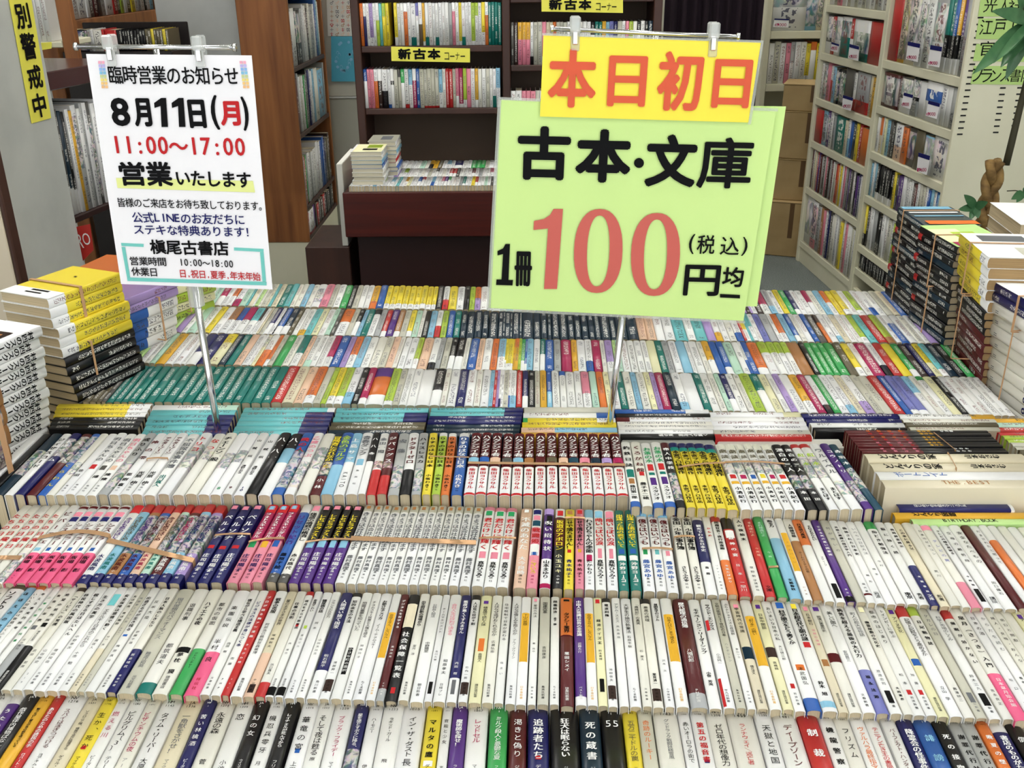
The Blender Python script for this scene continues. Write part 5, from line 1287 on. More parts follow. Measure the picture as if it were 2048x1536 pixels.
# --- steel shelves facing the viewer behind the boxes
Y6 = 5.55
def s6(x, y): return onY(x, y, Y6)
st = empty('steel_shelving', (s6(1527, 300).x, Y6, 0), 'cream steel shelving behind the stacked cardboard boxes', 'shelving')
xa6, xb6 = s6(1527, 100).x, s6(1527, 100).x+.88
for x in (xa6, xb6-.03): partbox('upright', (x, Y6, 0), (x+.03, Y6+.3, 2.4), m_steel, st)
partbox('back_board', (xa6+.031, Y6+.29, 0), (xb6-.031, Y6+.30, 2.4), m_steel, st)
z6 = [s6(1580, 62).z, s6(1580, 168).z, s6(1580, 280).z, s6(1560, 400).z]
for z in z6+[z6[0]+.32]: partbox('shelf', (xa6+.031, Y6+.002, z-.04), (xb6-.031, Y6+.289, z), m_steel, st)
partbox('base', (xa6+.031, Y6+.01, 0), (xb6-.031, Y6+.28, .12), m_steel, st)
for z, t, hh, nm in ((z6[0], '6w~1545 2s~1090 c~3090 k/c.2 2n r/w.3 l p/g.6 w 1.2g 1.6w/k.5 2w w w w w w', .22, 'top'), (z6[1], 'w e w p n/w.5 w i y/w.8 o/w.2 y y w/w.2 r/w.7 m w n w w e e w e w e w e w w', .22, 'second'), (z6[2], '6x~0595 3w/k.7~0595 2w m R 2d w n w w k n w n', .13, 'third'), (z6[3], 'k K/w.7 B/w.7 y w n w k w n w k w w', .26, 'bottom')):
    up = [q for q in z6+[z6[0]+.32] if q > z+.05]; hh = min(hh, min(up)-z-.045)
    shelf_books(t.split(), Vector((xa6+.035, Y6+.015, z+.001)), UX, OUT, xb6-xa6-.08, hh, .15, 'shelf_volume', 'books on the cream shelving behind the boxes', 'on the %s shelf behind the boxes' % nm, .8, 1.3, .06)
# price cards
def price(quad, Yp, n_, lb, par_plane=None, digits=True):
    o = sheet('price_card', quad, Yp, m_white, th=.002, plane=par_plane); tag(o, lb, 'price card', 'price cards on the steel shelving')
    (x0, y0), (x1, y1), (x2, y2), (x3, y3) = quad
    pl_ = par_plane or (Vector((0, Yp, 0)), UY)
    p = pl_[0]-pl_[1]*.001*(1 if par_plane is None else par_plane[2] if len(par_plane) > 2 else 1)
    w = (x1-x0)/6
    for i, ch in enumerate(n_): flat_text(o, (x3+w*.6+i*w, y0+(y3-y0)*.56, x3+w*1.5+i*w, y0+(y3-y0)*.92), ch, 'P', p, UX if par_plane is None else DS, UZ, .0)
    sheet('blue_header', ((x0, y0), (x1, y1), (x1-(x1-x2)*.16, y1+(y2-y1)*.16), (x0+(x3-x0)*.16, y0+(y3-y0)*.16)), Yp, ink('B'), par=o, th=.0006, dy=-.0012 if par_plane is None else .0, plane=None if par_plane is None else (pl_[0]-pl_[1]*.0012, pl_[1]))
# --- cardboard boxes
def carton(x, y0, y1, Yb, w, dd, hh, z, rot, lb):
    o = empty('cardboard_box', (x, Yb, z), lb, 'box', 'cardboard boxes in the aisle'); o.rotation_euler = (0, 0, rot)
    k = MB(); k.bbox((0, 0, 0), (w, dd, hh-.002), .004); link('carton', k.mesh('carton', m_card), o)
    k = MB(); k.box((w/2-.012, -.001, hh*.35), (w/2+.012, 0, hh*.99)); link('tape', k.mesh('tape', m_tape), o)
    k = MB(); k.box((-.001, dd/2-.012, hh*.55), (0, dd/2+.012, hh)); link('tape', k.mesh('tape', m_tape), o)
    k = MB(); k.bbox((-.004, -.004, hh-.0018), (w+.004, dd/2-.002, hh+.002), .001); link('flap', k.mesh('flap', m_card), o)
    k = MB(); k.bbox((-.004, dd/2+.002, hh-.0018), (w+.004, dd+.004, hh+.002), .001); link('flap', k.mesh('flap', m_card), o)
gb = onZ(1583, 524, 0); G0b = onZ(1594, 523, 0)
def colx(y, z): 
    return 0
hb4 = zfor(1583, 405, Vector((gb.x, gb.y, 0)))
tops = [zfor(1590, y, Vector((gb.x+.02, gb.y+.1, 0))) for y in (405, 322, 226, 118)]
zs = 0; bxs = [(-.02, 0), (.02, .06), (.03, .07), (.035, .08)]
for i, zt_ in enumerate(tops):
    carton(gb.x-.12+bxs[i][0], 0, 0, G0b.y+.14+bxs[i][1]*.5, .30, .24, zt_-zs-.003, zs+.001, -.35, ['lowest', 'second', 'third', 'topmost'][i]+' brown cardboard box of the pile beside the steel shelving'); zs = zt_
# --- dark curtain
k = MB(); xs0, xs1 = onY(1328, 40, 5.2).x, onY(1526, 40, 5.2).x; N = 60; vs = []; fs = []
for j, z in enumerate((.03, 2.5)):
    for i in range(N+1):
        x = i/N*(xs1-xs0); vs.append((x, .03*math.sin(i*.95)+.012*math.sin(i*2.3), z))
for i in range(N): fs.append((i, i+1, N+2+i, N+1+i))
vs += [(v[0], v[1]+.004, v[2]) for v in vs]; m0 = 2*(N+1)
fs += [tuple(m0+a for a in f[::-1]) for f in list(fs)]
k.add(vs, fs); o = link('curtain', k.mesh('curtain', mat('dark_plum_curtain', (34,18,30), .9), True), None, (xs0, 5.2, 0)); tag(o, 'dark plum curtain hanging behind the yellow sign', 'curtain')
# --- long steel shelving on the right, facing the aisle
G0 = onZ(1594, 523, 0)
vpd = onZ(1594-(1594-920)*.05, 523-(523+85)*.05, 0)-G0; vpd.z = 0; DB = vpd.normalized()     # away from the camera
DS = -DB                                                     # towards the camera along the shelf fronts
NS = Vector((DB.y, -DB.x, 0)); NS = NS if NS.x < 0 else -NS     # faces the aisle (left)
def sp(x, y): return onP(x, y, G0, NS)
Lsh = (sp(1883, 375)-G0).dot(DS); Lmid = (sp(1742, 260)-G0).dot(DS)
NN = -NS
sh = empty('steel_shelving', G0, 'long cream steel shelving with slotted end panel along the right aisle', 'shelving')
M7 = Matrix((DS, NN, UZ)).transposed().to_4x4()
def b7(name, a, b, m=m_steel, e=.003):
    k = MB(); k.bbox(a, b, e, M=M7); return link(name, k.mesh(name, m), sh)
D7 = .36
b7('upright', (-.03, 0, 0), (0, D7, 2.5)); b7('upright', (Lmid-.02, 0, 0), (Lmid+.02, D7, 2.5))
b7('back_board', (.001, D7-.012, 0), (Lsh-.001, D7-.004, 2.5))
b7('kick_plate', (.001, .01, 0), (Lsh-.001, .03, .10))
zl7 = [sp(1671, 11).z, sp(1650, 107).z, sp(1639, 198).z, sp(1628, 284).z, sp(1626, 383).z, sp(1603, 483).z]
zr7 = [sp(1762, 118).z, sp(1751, 209).z, sp(1738, 300).z, sp(1727, 388).z, sp(1709, 483).z]
for z in zl7: b7('shelf', (.001, .002, z-.035), (Lmid-.021, D7-.013, z))
for z in zr7+[zr7[0]+.31, .2]: b7('shelf', (Lmid+.021, .002, z-.035), (Lsh-.002, D7-.013, z))
# end panel with slots
ep = b7('end_panel', (Lsh, -.002, 0), (Lsh+.02, .62, 2.5), m_steel)
b7('end_panel', (Lsh, .625, 0), (Lsh+.02, 1.3, 2.5), m_steel)
EPp = G0+DS*(Lsh+.0205)
def epP(x, y): return onP(x, y, EPp, DS)
k = MB()
cols = [((1966,8), (1896,401)), ((2010,150), (1968,410)), ((2044,150), (2012,360))]
for (a, b) in cols:
    A0, B0 = epP(*a), epP(*b); n_ = int(abs(A0.z-B0.z)/.0225)+1
    ex_ = NN
    for i in range(n_+24):
        c = A0+(B0-A0)*(i/max(1, n_)); c2 = c+DS*.0008-G0
        if c.z < .9: break
        vs = [c2+ex_*sx*.010+UZ*sz_*.0026+DS*t for t in (-.003, 0) for sx, sz_ in ((-1,-1), (1,-1), (1,1), (-1,1))]
        k.add(vs, [(0,1,2,3), (7,6,5,4), (0,4,5,1), (1,5,6,2), (2,6,7,3), (3,7,4,0)])
o = link('slots', k.mesh('slots', m_slot), sh); o['kind'] = 'stuff'
def row7(z, s0, s1, t, hh, grp, where, name='shelf_volume', Wd=.16, hj=.08, par=False):
    p = G0+DS*s0+NN*.012; p.z = z+.001
    up = [q for q in (zl7 if s0 < .1 else zr7) if q > z+.05]; hh = min(hh, (min(up) if up else z+.31)-z-.040)
    shelf_books(t.split(), p, DS, NS, s1-s0, hh, Wd, name, grp, where, .8, 1.3, hj)
LW = (.01, Lmid-.03)
gl, gr = 'books in the far bay of the right shelving', 'books in the near bay of the right shelving'
row7(zl7[0], *LW, 'w e p w e w e w e w w e w w', .2, gl, 'on the top shelf of the far bay')
row7(zl7[1], *LW, '2N~0560/w.7 r~1090 2w~1060 3w/G.3~1050 r/w.5 5G\\w.3~3080 4r!', .27, gl, 'on the second shelf of the far bay')
row7(zl7[2], *LW, 'w n~1090 p w/r.4 s k~1090 2k~1090 3N/r.7 w/r.7 4n/r.7 c Y', .25, gl, 'on the third shelf of the far bay')
row7(zl7[3], *LW, '3r 2s~1090 V~2080 w n 4G c w/s.5 b K y r 3o', .25, gl, 'on the fourth shelf of the far bay')
row7(zl7[4], *LW, 'R w c e r V R n N w p d n R w e r o c y w p n N V N w k V B w w', .245, gl, 'on the fifth shelf of the far bay')
row7(zl7[5], *LW, '4w~1080 3w/p.8~1070 2n a p w B N i i w e y w p w w e w', .25, gl, 'on the lowest shelf of the far bay')
RW = (Lmid+.03, Lsh-.02)
row7(zr7[0], *RW, '3r! 2Y~0595 3c~0595 2w~1060/w.7 2w~5580 3n/w.6~0560 k\\G.5/w.8 k\\G.5/w.8 k\\b.5/w.8 k\\Y.5/w.8 k\\V.5/w.8 n', .31, gr, 'on the top shelf of the near bay', 'boxed_volume')
row7(zr7[1], *RW, '5R~1090 R 3N/w.6~0550 2k/n.6~0550 2w 4b\\w.2/w.5 1.3w 1.3w n', .27, gr, 'on the second shelf of the near bay', 'boxed_volume')
row7(zr7[2], *RW, 'w o/c.5 w u s N k 3w/O.6 2o 3N~1080 3x 3s~0560/w.6 5w~1070', .27, gr, 'on the third shelf of the near bay', 'boxed_volume')
row7(zr7[3], *RW, 's w s k/w.8 k/w.8 k/w.8 k/w.8 k/w.8 k/w.8 k/w.8 y N V V w w w w d R w e e w b s w b s', .25, gr, 'on the fourth shelf of the near bay')
row7(zr7[4], *RW, 'k\\y.7 k w w n k k w w e w l w w w b s w w w w w w', .25, gr, 'on the fifth shelf of the near bay')
row7(.2, *RW, ' '.join(['k']*36), .24, gr, 'on the bottom shelf of the near bay')
# tall red and gold boxed set standing out at the top of the near bay
P = sp(1760, 118); s_ = (P-G0).dot(DS)
# price cards on the aisle side
PS = (G0+NS*.014, NS)
for q, n_, lb in (((((1549,37), (1578,38), (1577,55), (1546,54))), '4,000', 'price card on the top shelf behind the boxes'),):
    price(q, Y6-.01, n_, lb)
DSs = DS
for q, lb in ((((1663,84), (1678,89), (1675,105), (1661,101)), 'blue-topped price card at the far bay second shelf end'), (((1699,88), (1718,93), (1716,122), (1697,117)), 'blue-topped price card by the green cased set'),
    (((1816,83), (1840,88), (1835,124), (1812,118)), 'price card on the white picture book of the near bay'), (((1861,90), (1884,94), (1878,135), (1855,130)), 'tall price card by the multicolour set'),
    (((1808,185), (1826,190), (1820,218), (1802,212)), 'price card under the grey picture volume'), (((1857,201), (1880,207), (1873,238), (1851,231)), 'price card in front of the white slipcases'),
    (((1837,305), (1860,312), (1853,350), (1833,342)), 'price card reading 1,600 by the white picture volume'), (((1686,190), (1706,196), (1701,222), (1684,216)), 'price card in front of the dark far bay volumes')):
    o = sheet('price_card', q, 0, m_white, plane=(G0+NS*.0165, NN), th=.0015); tag(o, lb, 'price card', 'price cards on the right shelving')
    (x0, y0), (x1, y1), (x2, y2), (x3, y3) = q
    f = .22; sheet('blue_header', ((x0, y0), (x1, y1), (x1+(x2-x1)*f, y1+(y2-y1)*f), (x0+(x3-x0)*f, y0+(y3-y0)*f)), 0, ink('B'), par=o, plane=(G0+NS*.0178, NN), th=.0008)
    yb0 = (y3+y2)/2
    for i, ch in enumerate('1,600' if '1,600' in lb else '4,000'):
        w = (x1-x0)/6; flat_text(o, (x3+1+i*w, yb0-10, x3+1+(i+.9)*w, yb0-3), ch, 'P', G0+NS*.0180, DS, UZ, .0)
# --- green labels on the end panel
for q, t, bx_, lb in ((((1962,-6), (2070,-6), (2066,33), (1956,33)), '光人社', ((1968,-3,1995,25), (1998,-2,2020,24), (2016,0,2046,26)), 'topmost'), (((1958,37), (2068,37), (2062,80), (1951,78)), '江戸川', ((1960,39,1985,70), (1988,38,2012,70), (2020,40,2046,72)), 'second'),
      (((1953,88), (2066,86), (2058,124), (1946,122)), '官能', ((1960,82,1988,112), (2003,84,2033,114)), 'third'), (((1948,132), (2064,132), (2056,170), (1941,168)), 'フランス書院', ((1944,137,1964,164), (1962,138,1984,165), (1982,140,2002,164), (2002,138,2020,164), (2020,138,2042,164), (2044,138,2068,164)), 'lowest')):
    pl7 = (EPp+DS*.001, DB)
    o = sheet('paper_label', q, 0, m_lgreen, plane=(EPp+DS*.0016, DB), th=.0008); tag(o, '%s pale green paper label on the slotted end panel' % lb, 'sign')
    for ch, b in zip(t, bx_): flat_text(o, b, ch, 'k', EPp+DS*.0030, NN, UZ, .0)
# ------------------------------------------------------------------ price signs on poles
def local_scale(x, y, p, n, ex, ey):
    c = onP(x, y, p, n); a = project(c); b = project(c+ey*.01); d = project(c+ex*.01)
    return c, math.hypot(d[0]-a[0], d[1]-a[1])/.01, math.hypot(b[0]-a[0], b[1]-a[1])/.01, math.atan2(-(d[1]-a[1]), d[0]-a[0])
def clip(par, x, y, Yp, hpx, lb=None):
    c = onY(x, y, Yp-.004); s = onY(x+10, y, Yp).x-onY(x, y, Yp).x; u = s/10; h = hpx*u
    o = bpy.data.objects.new('clip', None); COL.objects.link(o); o.parent = par; o.location = c-par.location
    k = MB(); w = 9*u
    k.bbox((-w, -.010, -h*.55), (w, -.006, -h*.02), .0015); k.bbox((-w*1.15, -.016, -h*.02), (w*1.15, -.008, h*.42), .002); k.bbox((-w*1.15, .002, -h*.3), (w*1.15, .007, h*.42), .002)
    k.tube([(-w*1.1, -.004, h*.0), (w*1.1, -.004, 0)], .004, 8)
    b = MB(); b.v, b.f, b.mi = k.v, k.f, k.mi
    q = link('clip_body', b.mesh('clip_body', m_clear), o)
    k = MB(); k.bbox((-w*.62, -.0125, -h*.36), (w*.62, -.0102, h*.04), .001); link('spring', k.mesh('spring', m_chrome), o)
    return o
def sign_stand(base, Zb, topx, topy, bar, label, px_r=7, ybase=.80):
    B = onZ(base[0], base[1], Zb); Yp = B.y
    o = empty('sign_stand', (B.x, B.y, .7475), label, 'sign stand')
    T = onY(topx, topy, Yp); T.y = Yp+.008
    L0 = o.location
    b0 = B+(B-T).normalized()*((B.z-.7475)/max(.1, abs((B-T).normalized().z)))
    mid = B.lerp(T, .45)
    k = MB(); k.tube([b0-L0, mid-L0], .0052, 12); link('lower_pole', k.mesh('lower_pole', m_chrome, True), o)
    k = MB(); k.tube([mid-L0, T-L0], .0040, 12); link('upper_pole', k.mesh('upper_pole', m_chrome, True), o)
    k = MB(); k.tube([mid-L0-(T-B).normalized()*.006, mid-L0+(T-B).normalized()*.012], .0066, 12); link('collar', k.mesh('collar', m_chrome, True), o)
    a, b = onY(bar[0][0], bar[0][1], Yp), onY(bar[1][0], bar[1][1], Yp)
    k = MB(); k.tube([a-L0, b-L0], .0030, 10)
    for p, s in ((a, -1), (b, 1)): k.tube([p-L0, p-L0+(b-a).normalized()*s*.004], .0052, 10)
    link('cross_bar', k.mesh('cross_bar', m_chrome, True), o)
    k = MB(); k.bbox(tuple(b0-L0-Vector((.02, .004, .0))), tuple(b0-L0+Vector((.02, .012, .004))), .002); link('foot_plate', k.mesh('foot_plate', m_chrome), o)
    return o, Yp
s1, Y1 = sign_stand((437, 868), .845, 307, 95, ((155,93), (466,95)), 'chrome pole stand at left carrying the white opening hours notice')
clip(s1, 224, 96, Y1, 62); clip(s1, 401, 98, Y1, 62)
k = MB(); c = onY(389, 592, Y1)-s1.location; k.tube([c+Vector((0, .006, -.016)), c+Vector((0, .006, .022))], .011, 12); link('holder', k.mesh('holder', m_clear), s1)
p1s = sheet('notice_board', ((172,108), (503,111), (545,579), (242,568)), Y1-.006, m_white, th=.0012); tag(p1s, 'white notice with black, red and blue text on the left pole', 'sign')
def st_(o, Yp, b, ch, c, bold=0, hor=True): flat_text(o, b, ch, c, Vector((0, Yp, 0)), UX, UZ, 0, bold, hor)
YT = Y1-.0075
def patch(o, quad, Yp, c): sheet('printed_patch', quad, Yp, ink(c) if isinstance(c, str) else c, par=o, th=.0003)
def line(o, Yp, txt, xl, xr, yl, yr, h, c, bold=0, wts=None):
    """characters of equal pitch along a line of the photo"""
    n = len(txt); W_ = [(.55 if ch in ':,.()!' or ch in '，：' else .62 if ord(ch) < 128 else 1) for ch in txt]
    tot = sum(W_); x = xl
    for ch, w in zip(txt, W_):
        cw = (xr-xl)*w/tot; y = yl+(yr-yl)*((x+cw/2-xl)/(xr-xl)); 
        JOBS.append((o, (x, y-h/2, x+cw, y+h/2), ch, c, Vector((0, Yp, 0)), UX, UZ, 0, bold, 'em', cw/ w))
        x += cw
line(p1s, YT, '臨時営業のお知らせ', 216, 478, 150, 153, 38, 'k', .012)
for ch, b, c in (('8',(222,195,259,253),'k'), ('月',(267,196,302,254),'k'), ('日',(377,199,411,257),'k'), ('月',(440,202,480,252),'r')): st_(p1s, YT, b, ch, c, .05)
for x in (308, 343):
    q = [(x,206), (x+14,196), (x+24,196), (x+28,254), (x+15,254), (x+13,212), (x+1,216)]
    V0 = [onY(a, b, YT-.0002)-p1s.location for a, b in q]; k = MB(); k.add(V0, [tuple(range(7))]); link('printed_digit', k.mesh('printed_digit', ink('k')), p1s)
for ch, b in (('(',(422,190,437,260)), (')',(484,193,497,262))): st_(p1s, YT, b, ch, 'k', .03)
line(p1s, YT, '11:00〜17:00', 222, 492, 291, 296, 47, 'r', .02)
patch(p1s, ((232,356), (506,362), (510,385), (235,376)), YT+.0004, mat('yellow_highlight', (232,238,150), .6))
for ch, b in (('営',(239,323,290,372)), ('業',(292,323,344,373))): st_(p1s, YT, b, ch, 'k', .036)
line(p1s, YT, 'いたします', 350, 503, 356, 361, 33, 'k', .03)
line(p1s, YT, '皆様のご来店をお待ち致しております。', 234, 534, 405, 413, 19, 'k', .006)
line(p1s, YT, '公式LINEのお友だちに', 264, 490, 435, 440, 22, 'B', .012)
line(p1s, YT, 'ステキな特典あります！', 266, 512, 459, 465, 21, 'B', .012)
line(p1s, YT, '槇尾古書店', 300, 458, 494, 498, 29, 'k', .03)
line(p1s, YT, '営業時間', 259, 333, 522, 524, 18, 'k', .01); line(p1s, YT, '10:00〜18:00', 358, 467, 525, 529, 19, 'k', .006)
line(p1s, YT, '休業日', 263, 316, 543, 545, 18, 'k', .01); line(p1s, YT, '日,祝日,夏季,年末年始', 358, 521, 547, 554, 17, 'r', .01)
m_tealp = mat('teal_print', (112,200,190), .6)
for q in (((242,486), (287,488), (287,494), (243,492)), ((243,494.2), (250,494.2), (260,554.8), (254,554.8)), ((468,495), (527,498), (527,504), (468,501)), ((520,504.2), (527,504.2), (532,563.5), (525,563.3)), ((254,555), (533,564), (533,571), (255,562))): patch(p1s, q, YT+.0004, m_tealp)
dots = [(240,170,190), (190,180,230), (140,180,230), (130,190,220), (200,210,150), (240,220,120), (244,200,120), (240,190,130)]
for X0, sl in ((196, .14), (479, .14)):
    for j in range(8):
        for i in range(2):
            x, y = X0+i*7+j*7.0*sl, 122+j*7; patch(p1s, ((x,y), (x+5.5,y), (x+6,y+5.5), (x+.5,y+5.5)), YT+.0003, DOTM.setdefault(j, mat('pastel_print', dots[j], .6)) if 'DOTM' in globals() else globals().setdefault('DOTM', {}).setdefault(j, mat('pastel_print', dots[j], .6)))
# --- right stand with yellow and green sheets
s2, Y2 = sign_stand((1219, 852), .848, 1314, 67, ((1107,58), (1473,74)), 'chrome pole stand at right carrying the yellow and green price sheets')
clip(s2, 1150, 62, Y2, 68); clip(s2, 1425, 74, Y2, 68)
g2 = sheet('price_sheet', ((1560,214), (1573,214), (1514,614), (1500,612)), Y2+.006, m_green, th=.001)
bpy.data.objects.remove(g2)
g2 = sheet('price_sheet', ((1010,206), (1572,213), (1514,613), (985,600)), Y2+.004, m_green, th=.001); tag(g2, 'rear green sheet showing past the right edge of the price sheet', 'sign')
gs = sheet('price_sheet', ((1001,199), (1552,222), (1487,642), (977,616)), Y2-.006, m_green, th=.001); tag(gs, 'pale green price sheet with large red 100 on the right pole', 'sign')
ys = sheet('price_sheet', ((1087,70), (1522,85), (1497,245), (1080,233)), Y2-.011, m_ypap, th=.001); tag(ys, 'yellow sheet with four red characters clipped above the green one', 'sign')
m_slv = mat('clear_sleeve', (205,210,200), .15, alpha=.35, coat=.5)
sheet('sleeve_edge', ((996,194), (1556,217), (1556,223), (996,200)), Y2-.0075, m_slv, par=gs, th=.0006)
sheet('sleeve_edge', ((996,196), (1003,196), (981,620), (973,620)), Y2-.0075, m_slv, par=gs, th=.0006)
sheet('sleeve_edge', ((974,616), (1490,642), (1490,647), (974,621)), Y2-.0075, m_slv, par=gs, th=.0006)
sheet('sleeve_edge', ((1084,66), (1527,81), (1527,86), (1084,71)), Y2-.0125, m_slv, par=ys, th=.0006)
sheet('sleeve_edge', ((1522,85), (1527,85), (1502,249), (1496,249)), Y2-.0125, m_slv, par=ys, th=.0006)
m_rp = mat('red_orange_print', (222,84,42), .5); m_r1 = mat('brick_red_print', (202,92,80), .5)
for ch, b in (('本',(1096,98,1193,216)), ('日',(1216,112,1293,214)), ('初',(1315,103,1405,223)), ('日',(1426,119,1502,217))): st_(ys, Y2-.0135, b, ch, m_rp, .035)
for ch, b in (('古',(1035,253,1141,361)), ('本',(1151,259,1263,366)), ('文',(1291,269,1394,375)), ('庫',(1396,275,1505,378))): st_(gs, Y2-.0085, b, ch, 'k', .048 if ch != '庫' else .026)
def poly(o, name, pts, Yp, m, fs=None):
    k = MB(); k.add([onY(a, b, Yp)-o.location for a, b in pts], fs or [tuple(range(len(pts)))]); link(name, k.mesh(name, m), o)
def disc(o, cx, cy, r, Yp, m): poly(o, 'printed_dot', [(cx+r*math.cos(t*math.pi/10), cy+r*math.sin(t*math.pi/10)) for t in range(20)], Yp, m)
disc(gs, 1278, 326, 10, Y2-.0085, ink('k'))
def zero(o, x0, y0, x1, y1, st, sh_, Yp, m):
    N = 36; P = []
    cx, cy, rx, ry = (x0+x1)/2, (y0+y1)/2, (x1-x0)/2, (y1-y0)/2
    for k_ in range(N):
        t = 2*math.pi*k_/N
        c_, s_ = math.cos(t), math.sin(t)
        se = lambda v: math.copysign(abs(v)**.88, v)
        P.append((cx+rx*se(c_)+sh_*(-s_), cy+ry*se(s_)))
        P.append((cx+(rx-st)*se(c_)+sh_*(-s_), cy+(ry-13)*se(s_)))
    poly(o, 'printed_digit', P, Yp, m, [(2*i, (2*i+2) % (2*N), (2*i+3) % (2*N), 2*i+1) for i in range(N)])
zero(gs, 1148, 418, 1245, 586, 26, 3, Y2-.0085, m_r1); zero(gs, 1262, 426, 1360, 592, 26, 3, Y2-.0085, m_r1)
poly(gs, 'printed_digit', [(1068,442), (1088,438), (1100,430), (1107,418), (1126,418), (1114,578), (1088,578), (1096,457), (1067,460)], Y2-.0085, m_r1)
poly(gs, 'printed_digit', [(995,502), (1006,497), (1011,488), (1020,488), (1017,560), (1026,560), (1025,571), (992,570), (993,559), (1003,559), (1006,508), (995,511)], Y2-.0085, ink('k'))
for ch, b in (('冊',(1029,503,1064,573)), ('税',(1394,470,1430,508)), ('込',(1441,474,1479,510)), ('円',(1368,530,1440,592)), ('均',(1445,534,1487,574))): st_(gs, Y2-.0085, b, ch, 'k', .03 if ch in '冊円均' else .012)
for ch, b in (('(',(1378,468,1389,508)), (')',(1484,474,1495,512))): st_(gs, Y2-.0085, b, ch, 'k', .01)
poly(gs, 'printed_stroke', [(1440,588), (1480,590), (1480,597), (1440,595)], Y2-.0085, ink('k'))
# --- put the characters down
EXTRA_CHARS = ''.join(j[2] for j in JOBS)
build_prints()
by = {}
for (o, b, ch, c, P0, ex, ey, off, bold, hor, cond) in JOBS:
    if ch not in GL: continue
    n = ex.cross(ey); n = n.normalized()
    cx, cy = (b[0]+b[2])/2, (b[1]+b[3])/2
    C, sx, sy, rot = local_scale(cx, cy, P0, n, ex, ey)
    w, h = (b[2]-b[0])/sx, (b[3]-b[1])/sy
    vs, fs, x0, x1, y0, y1 = GL[ch]
    if hor == 'em':
        P, fs = glyph(ch, flat=True); S = h/1.0; Sx = S if ord(ch) < 128 else min(S*1.05, cond/sx)
        if ord(ch) < 128: Sx = cond/sx*1.02
        Q = [(x*Sx, y*S) for x, y in P]; bw = S
    else:
        mx, my = (x0+x1)/2, (y0+y1)/2; Q = [((x-mx)/max(.02, x1-x0)*w, (y-my)/max(.02, y1-y0)*h) for x, y in vs]; bw = max(w, h)
        if bold: Q = [(x*(1-2*bold*bw/w*.8), y*(1-2*bold*bw/h*.8)) for x, y in Q]
    tilt = .03 if o in (gs, ys) else (.012 if o is p1s else 0)
    sh = [(0, 0)] if not bold else [(math.cos(t*math.pi/4)*bold*bw*.8, math.sin(t*math.pi/4)*bold*bw*.8) for t in range(8)]+[(0, 0)]
    m = ink(c) if isinstance(c, str) else c
    mb = by.setdefault(o.name, (o, MB()))[1]
    if ch == 'ー' and hor != 'em': Q = [(x, y*.16) for x, y in Q]
    for li, (dx, dy) in enumerate(sh):
        V0 = []; lift = n*(.00007*li)
        for x, y in Q:
            X, Y = x+dx, y+dy; X, Y = X+Y*tilt, Y-X*tilt
            V0.append(C+ex*X+ey*Y+lift-Vector(o.location))
        mb.add(V0, fs, m)
for o, mb in by.values(): link('lettering', mb.mesh('lettering'), o)
# ------------------------------------------------------------------ braided plant behind the right stacks
m_bark = mat('braided_bark', (150,118,66), .8, noise=((30,30,60), (104,78,40), .35, .65), bump=.6)
m_leaf = mat('glossy_leaf', (74,116,76), .3, noise=((30,30,30), (54,98,62), .4, .7)); m_stem = mat('green_brown_stem', (58,54,34), .7)
m_pot = mat('dark_pot', (60,54,50), .5); m_soil = mat('potting_soil', (52,40,30), .95)
YPL = 2.75
pt = onY(1992, 322, YPL); pbm = onY(1986, 420, YPL)
plant = empty('potted_plant', (pt.x, YPL, 0), 'potted plant with braided trunk and glossy leaves by the slotted panel', 'plant')
L0 = plant.location
k = MB(); 
prof = [(.0, .0), (.12, .0), (.16, .30), (.17, .30), (.17, .33), (.15, .33), (.15, .29), (0, .29)]
N = 24; vs = []; fs = []
for r_, z in prof:
    for i in range(N): t = 2*math.pi*i/N; vs.append((r_*math.cos(t), r_*math.sin(t), z+.35))
for j in range(len(prof)-1):
    for i in range(N): fs.append((j*N+i, j*N+(i+1) % N, (j+1)*N+(i+1) % N, (j+1)*N+i))
k.add(vs, fs); link('pot', k.mesh('pot', m_pot, True), plant)
k = MB(); k.tube([(0, 0, 0), (0, 0, .345)], .14, 20); link('pot_stand', k.mesh('pot_stand', m_dwood), plant)
k = MB(); k.tube([(0, 0, .642), (0, 0, .66)], .148, 20); link('soil', k.mesh('soil', m_soil), plant)
ztop = pt.z
for s in range(3):
    pts = []
    M_ = 70
    for i in range(M_+1):
        f = i/M_; z = .655+(ztop-.655)*f; ph = (z/.20)*2*math.pi+s*2*math.pi/3
        pts.append((.0165*math.cos(ph), .010*math.sin(2*ph), z))
    k = MB(); k.tube(pts, .0125, 10); link('trunk', k.mesh('trunk', m_bark, True), plant)
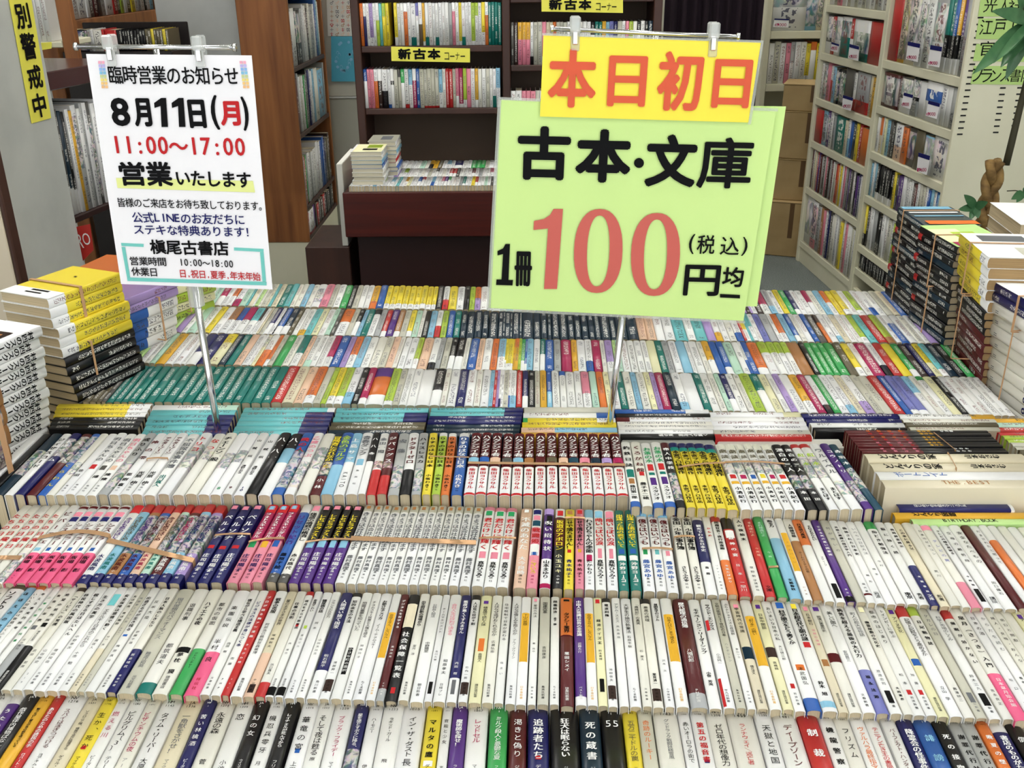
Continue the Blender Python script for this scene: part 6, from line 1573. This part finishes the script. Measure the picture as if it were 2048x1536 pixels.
def leaf(mb, base, d, up, L, w, curl=.25):
    d = Vector(d).normalized(); s = d.cross(Vector(up)).normalized(); u = s.cross(d); n_ = 9; vs = []; fs = []
    for i in range(n_+1):
        t = i/n_; ww = w*math.sin(math.pi*min(1, t**.8*.98+.02))**.8/2*(1 if t < 1 else 0); c = Vector(base)+d*L*t-u*curl*L*t*t
        vs += [c-s*ww+u*ww*.35, c, c+s*ww+u*ww*.35]
    for i in range(n_):
        a = 3*i; fs += [(a, a+1, a+4, a+3), (a+1, a+2, a+5, a+4)]
    m = len(vs); vs += [v-u*.0008 for v in vs]; fs += [tuple(m+q for q in f[::-1]) for f in list(fs)]
    mb.add(vs, fs)
def at_(x, y, Y=YPL): return onY(x, y, Y)-L0
def stem(pts, r): k = MB(); k.tube(pts, r, 8); link('stem', k.mesh('stem', m_stem, True), plant)
stem([at_(2012, 330), at_(2022, 290), at_(2040, 215), at_(2062, 120), at_(2085, 30, 2.6)], [.010, .010, .009, .008, .006])
stem([at_(2085, 30, 2.6), at_(2060, -5, 2.45), at_(2050, 18, 2.4)], .004)
def leaf_px(a, b, w, Ya, Yb, curl=.05):
    k = MB(); A0, B0 = at_(a[0], a[1], Ya), at_(b[0], b[1], Yb); d = B0-A0
    leaf(k, A0, d, (-.2, -1, .35), d.length, w, curl); link('leaf', k.mesh('leaf', m_leaf, True), plant)
hub = (2062, 42)
for b, w, Yb in (((1952,142), .040, 2.30), ((2004,132), .038, 2.38), ((1996,118), .020, 2.25), ((2012,160), .034, 2.42), ((1990,20), .036, 2.36), ((2090,150), .036, 2.3), ((2100,60), .036, 2.3), ((2036,-30), .036, 2.4)): leaf_px(hub, b, w, 2.45, Yb)
hub2 = (1950, 414)
stem([at_(1978, 425), at_(1962, 420), at_(1950, 414)], .002)
for b, w in (((1930,390), .026), ((1918,419), .022), ((1957,436), .022), ((1975,404), .024), ((1940,440), .02)): leaf_px(hub2, b, w, YPL-.02, YPL-.05)
hub3 = (2046, 384)
stem([at_(2014, 382), at_(2030, 381), at_(2046, 384)], .0015)
for b, w in (((2024,398), .022), ((2034,404), .02), ((2066,398), .024), ((2070,374), .024)): leaf_px(hub3, b, w, YPL-.02, YPL-.05)
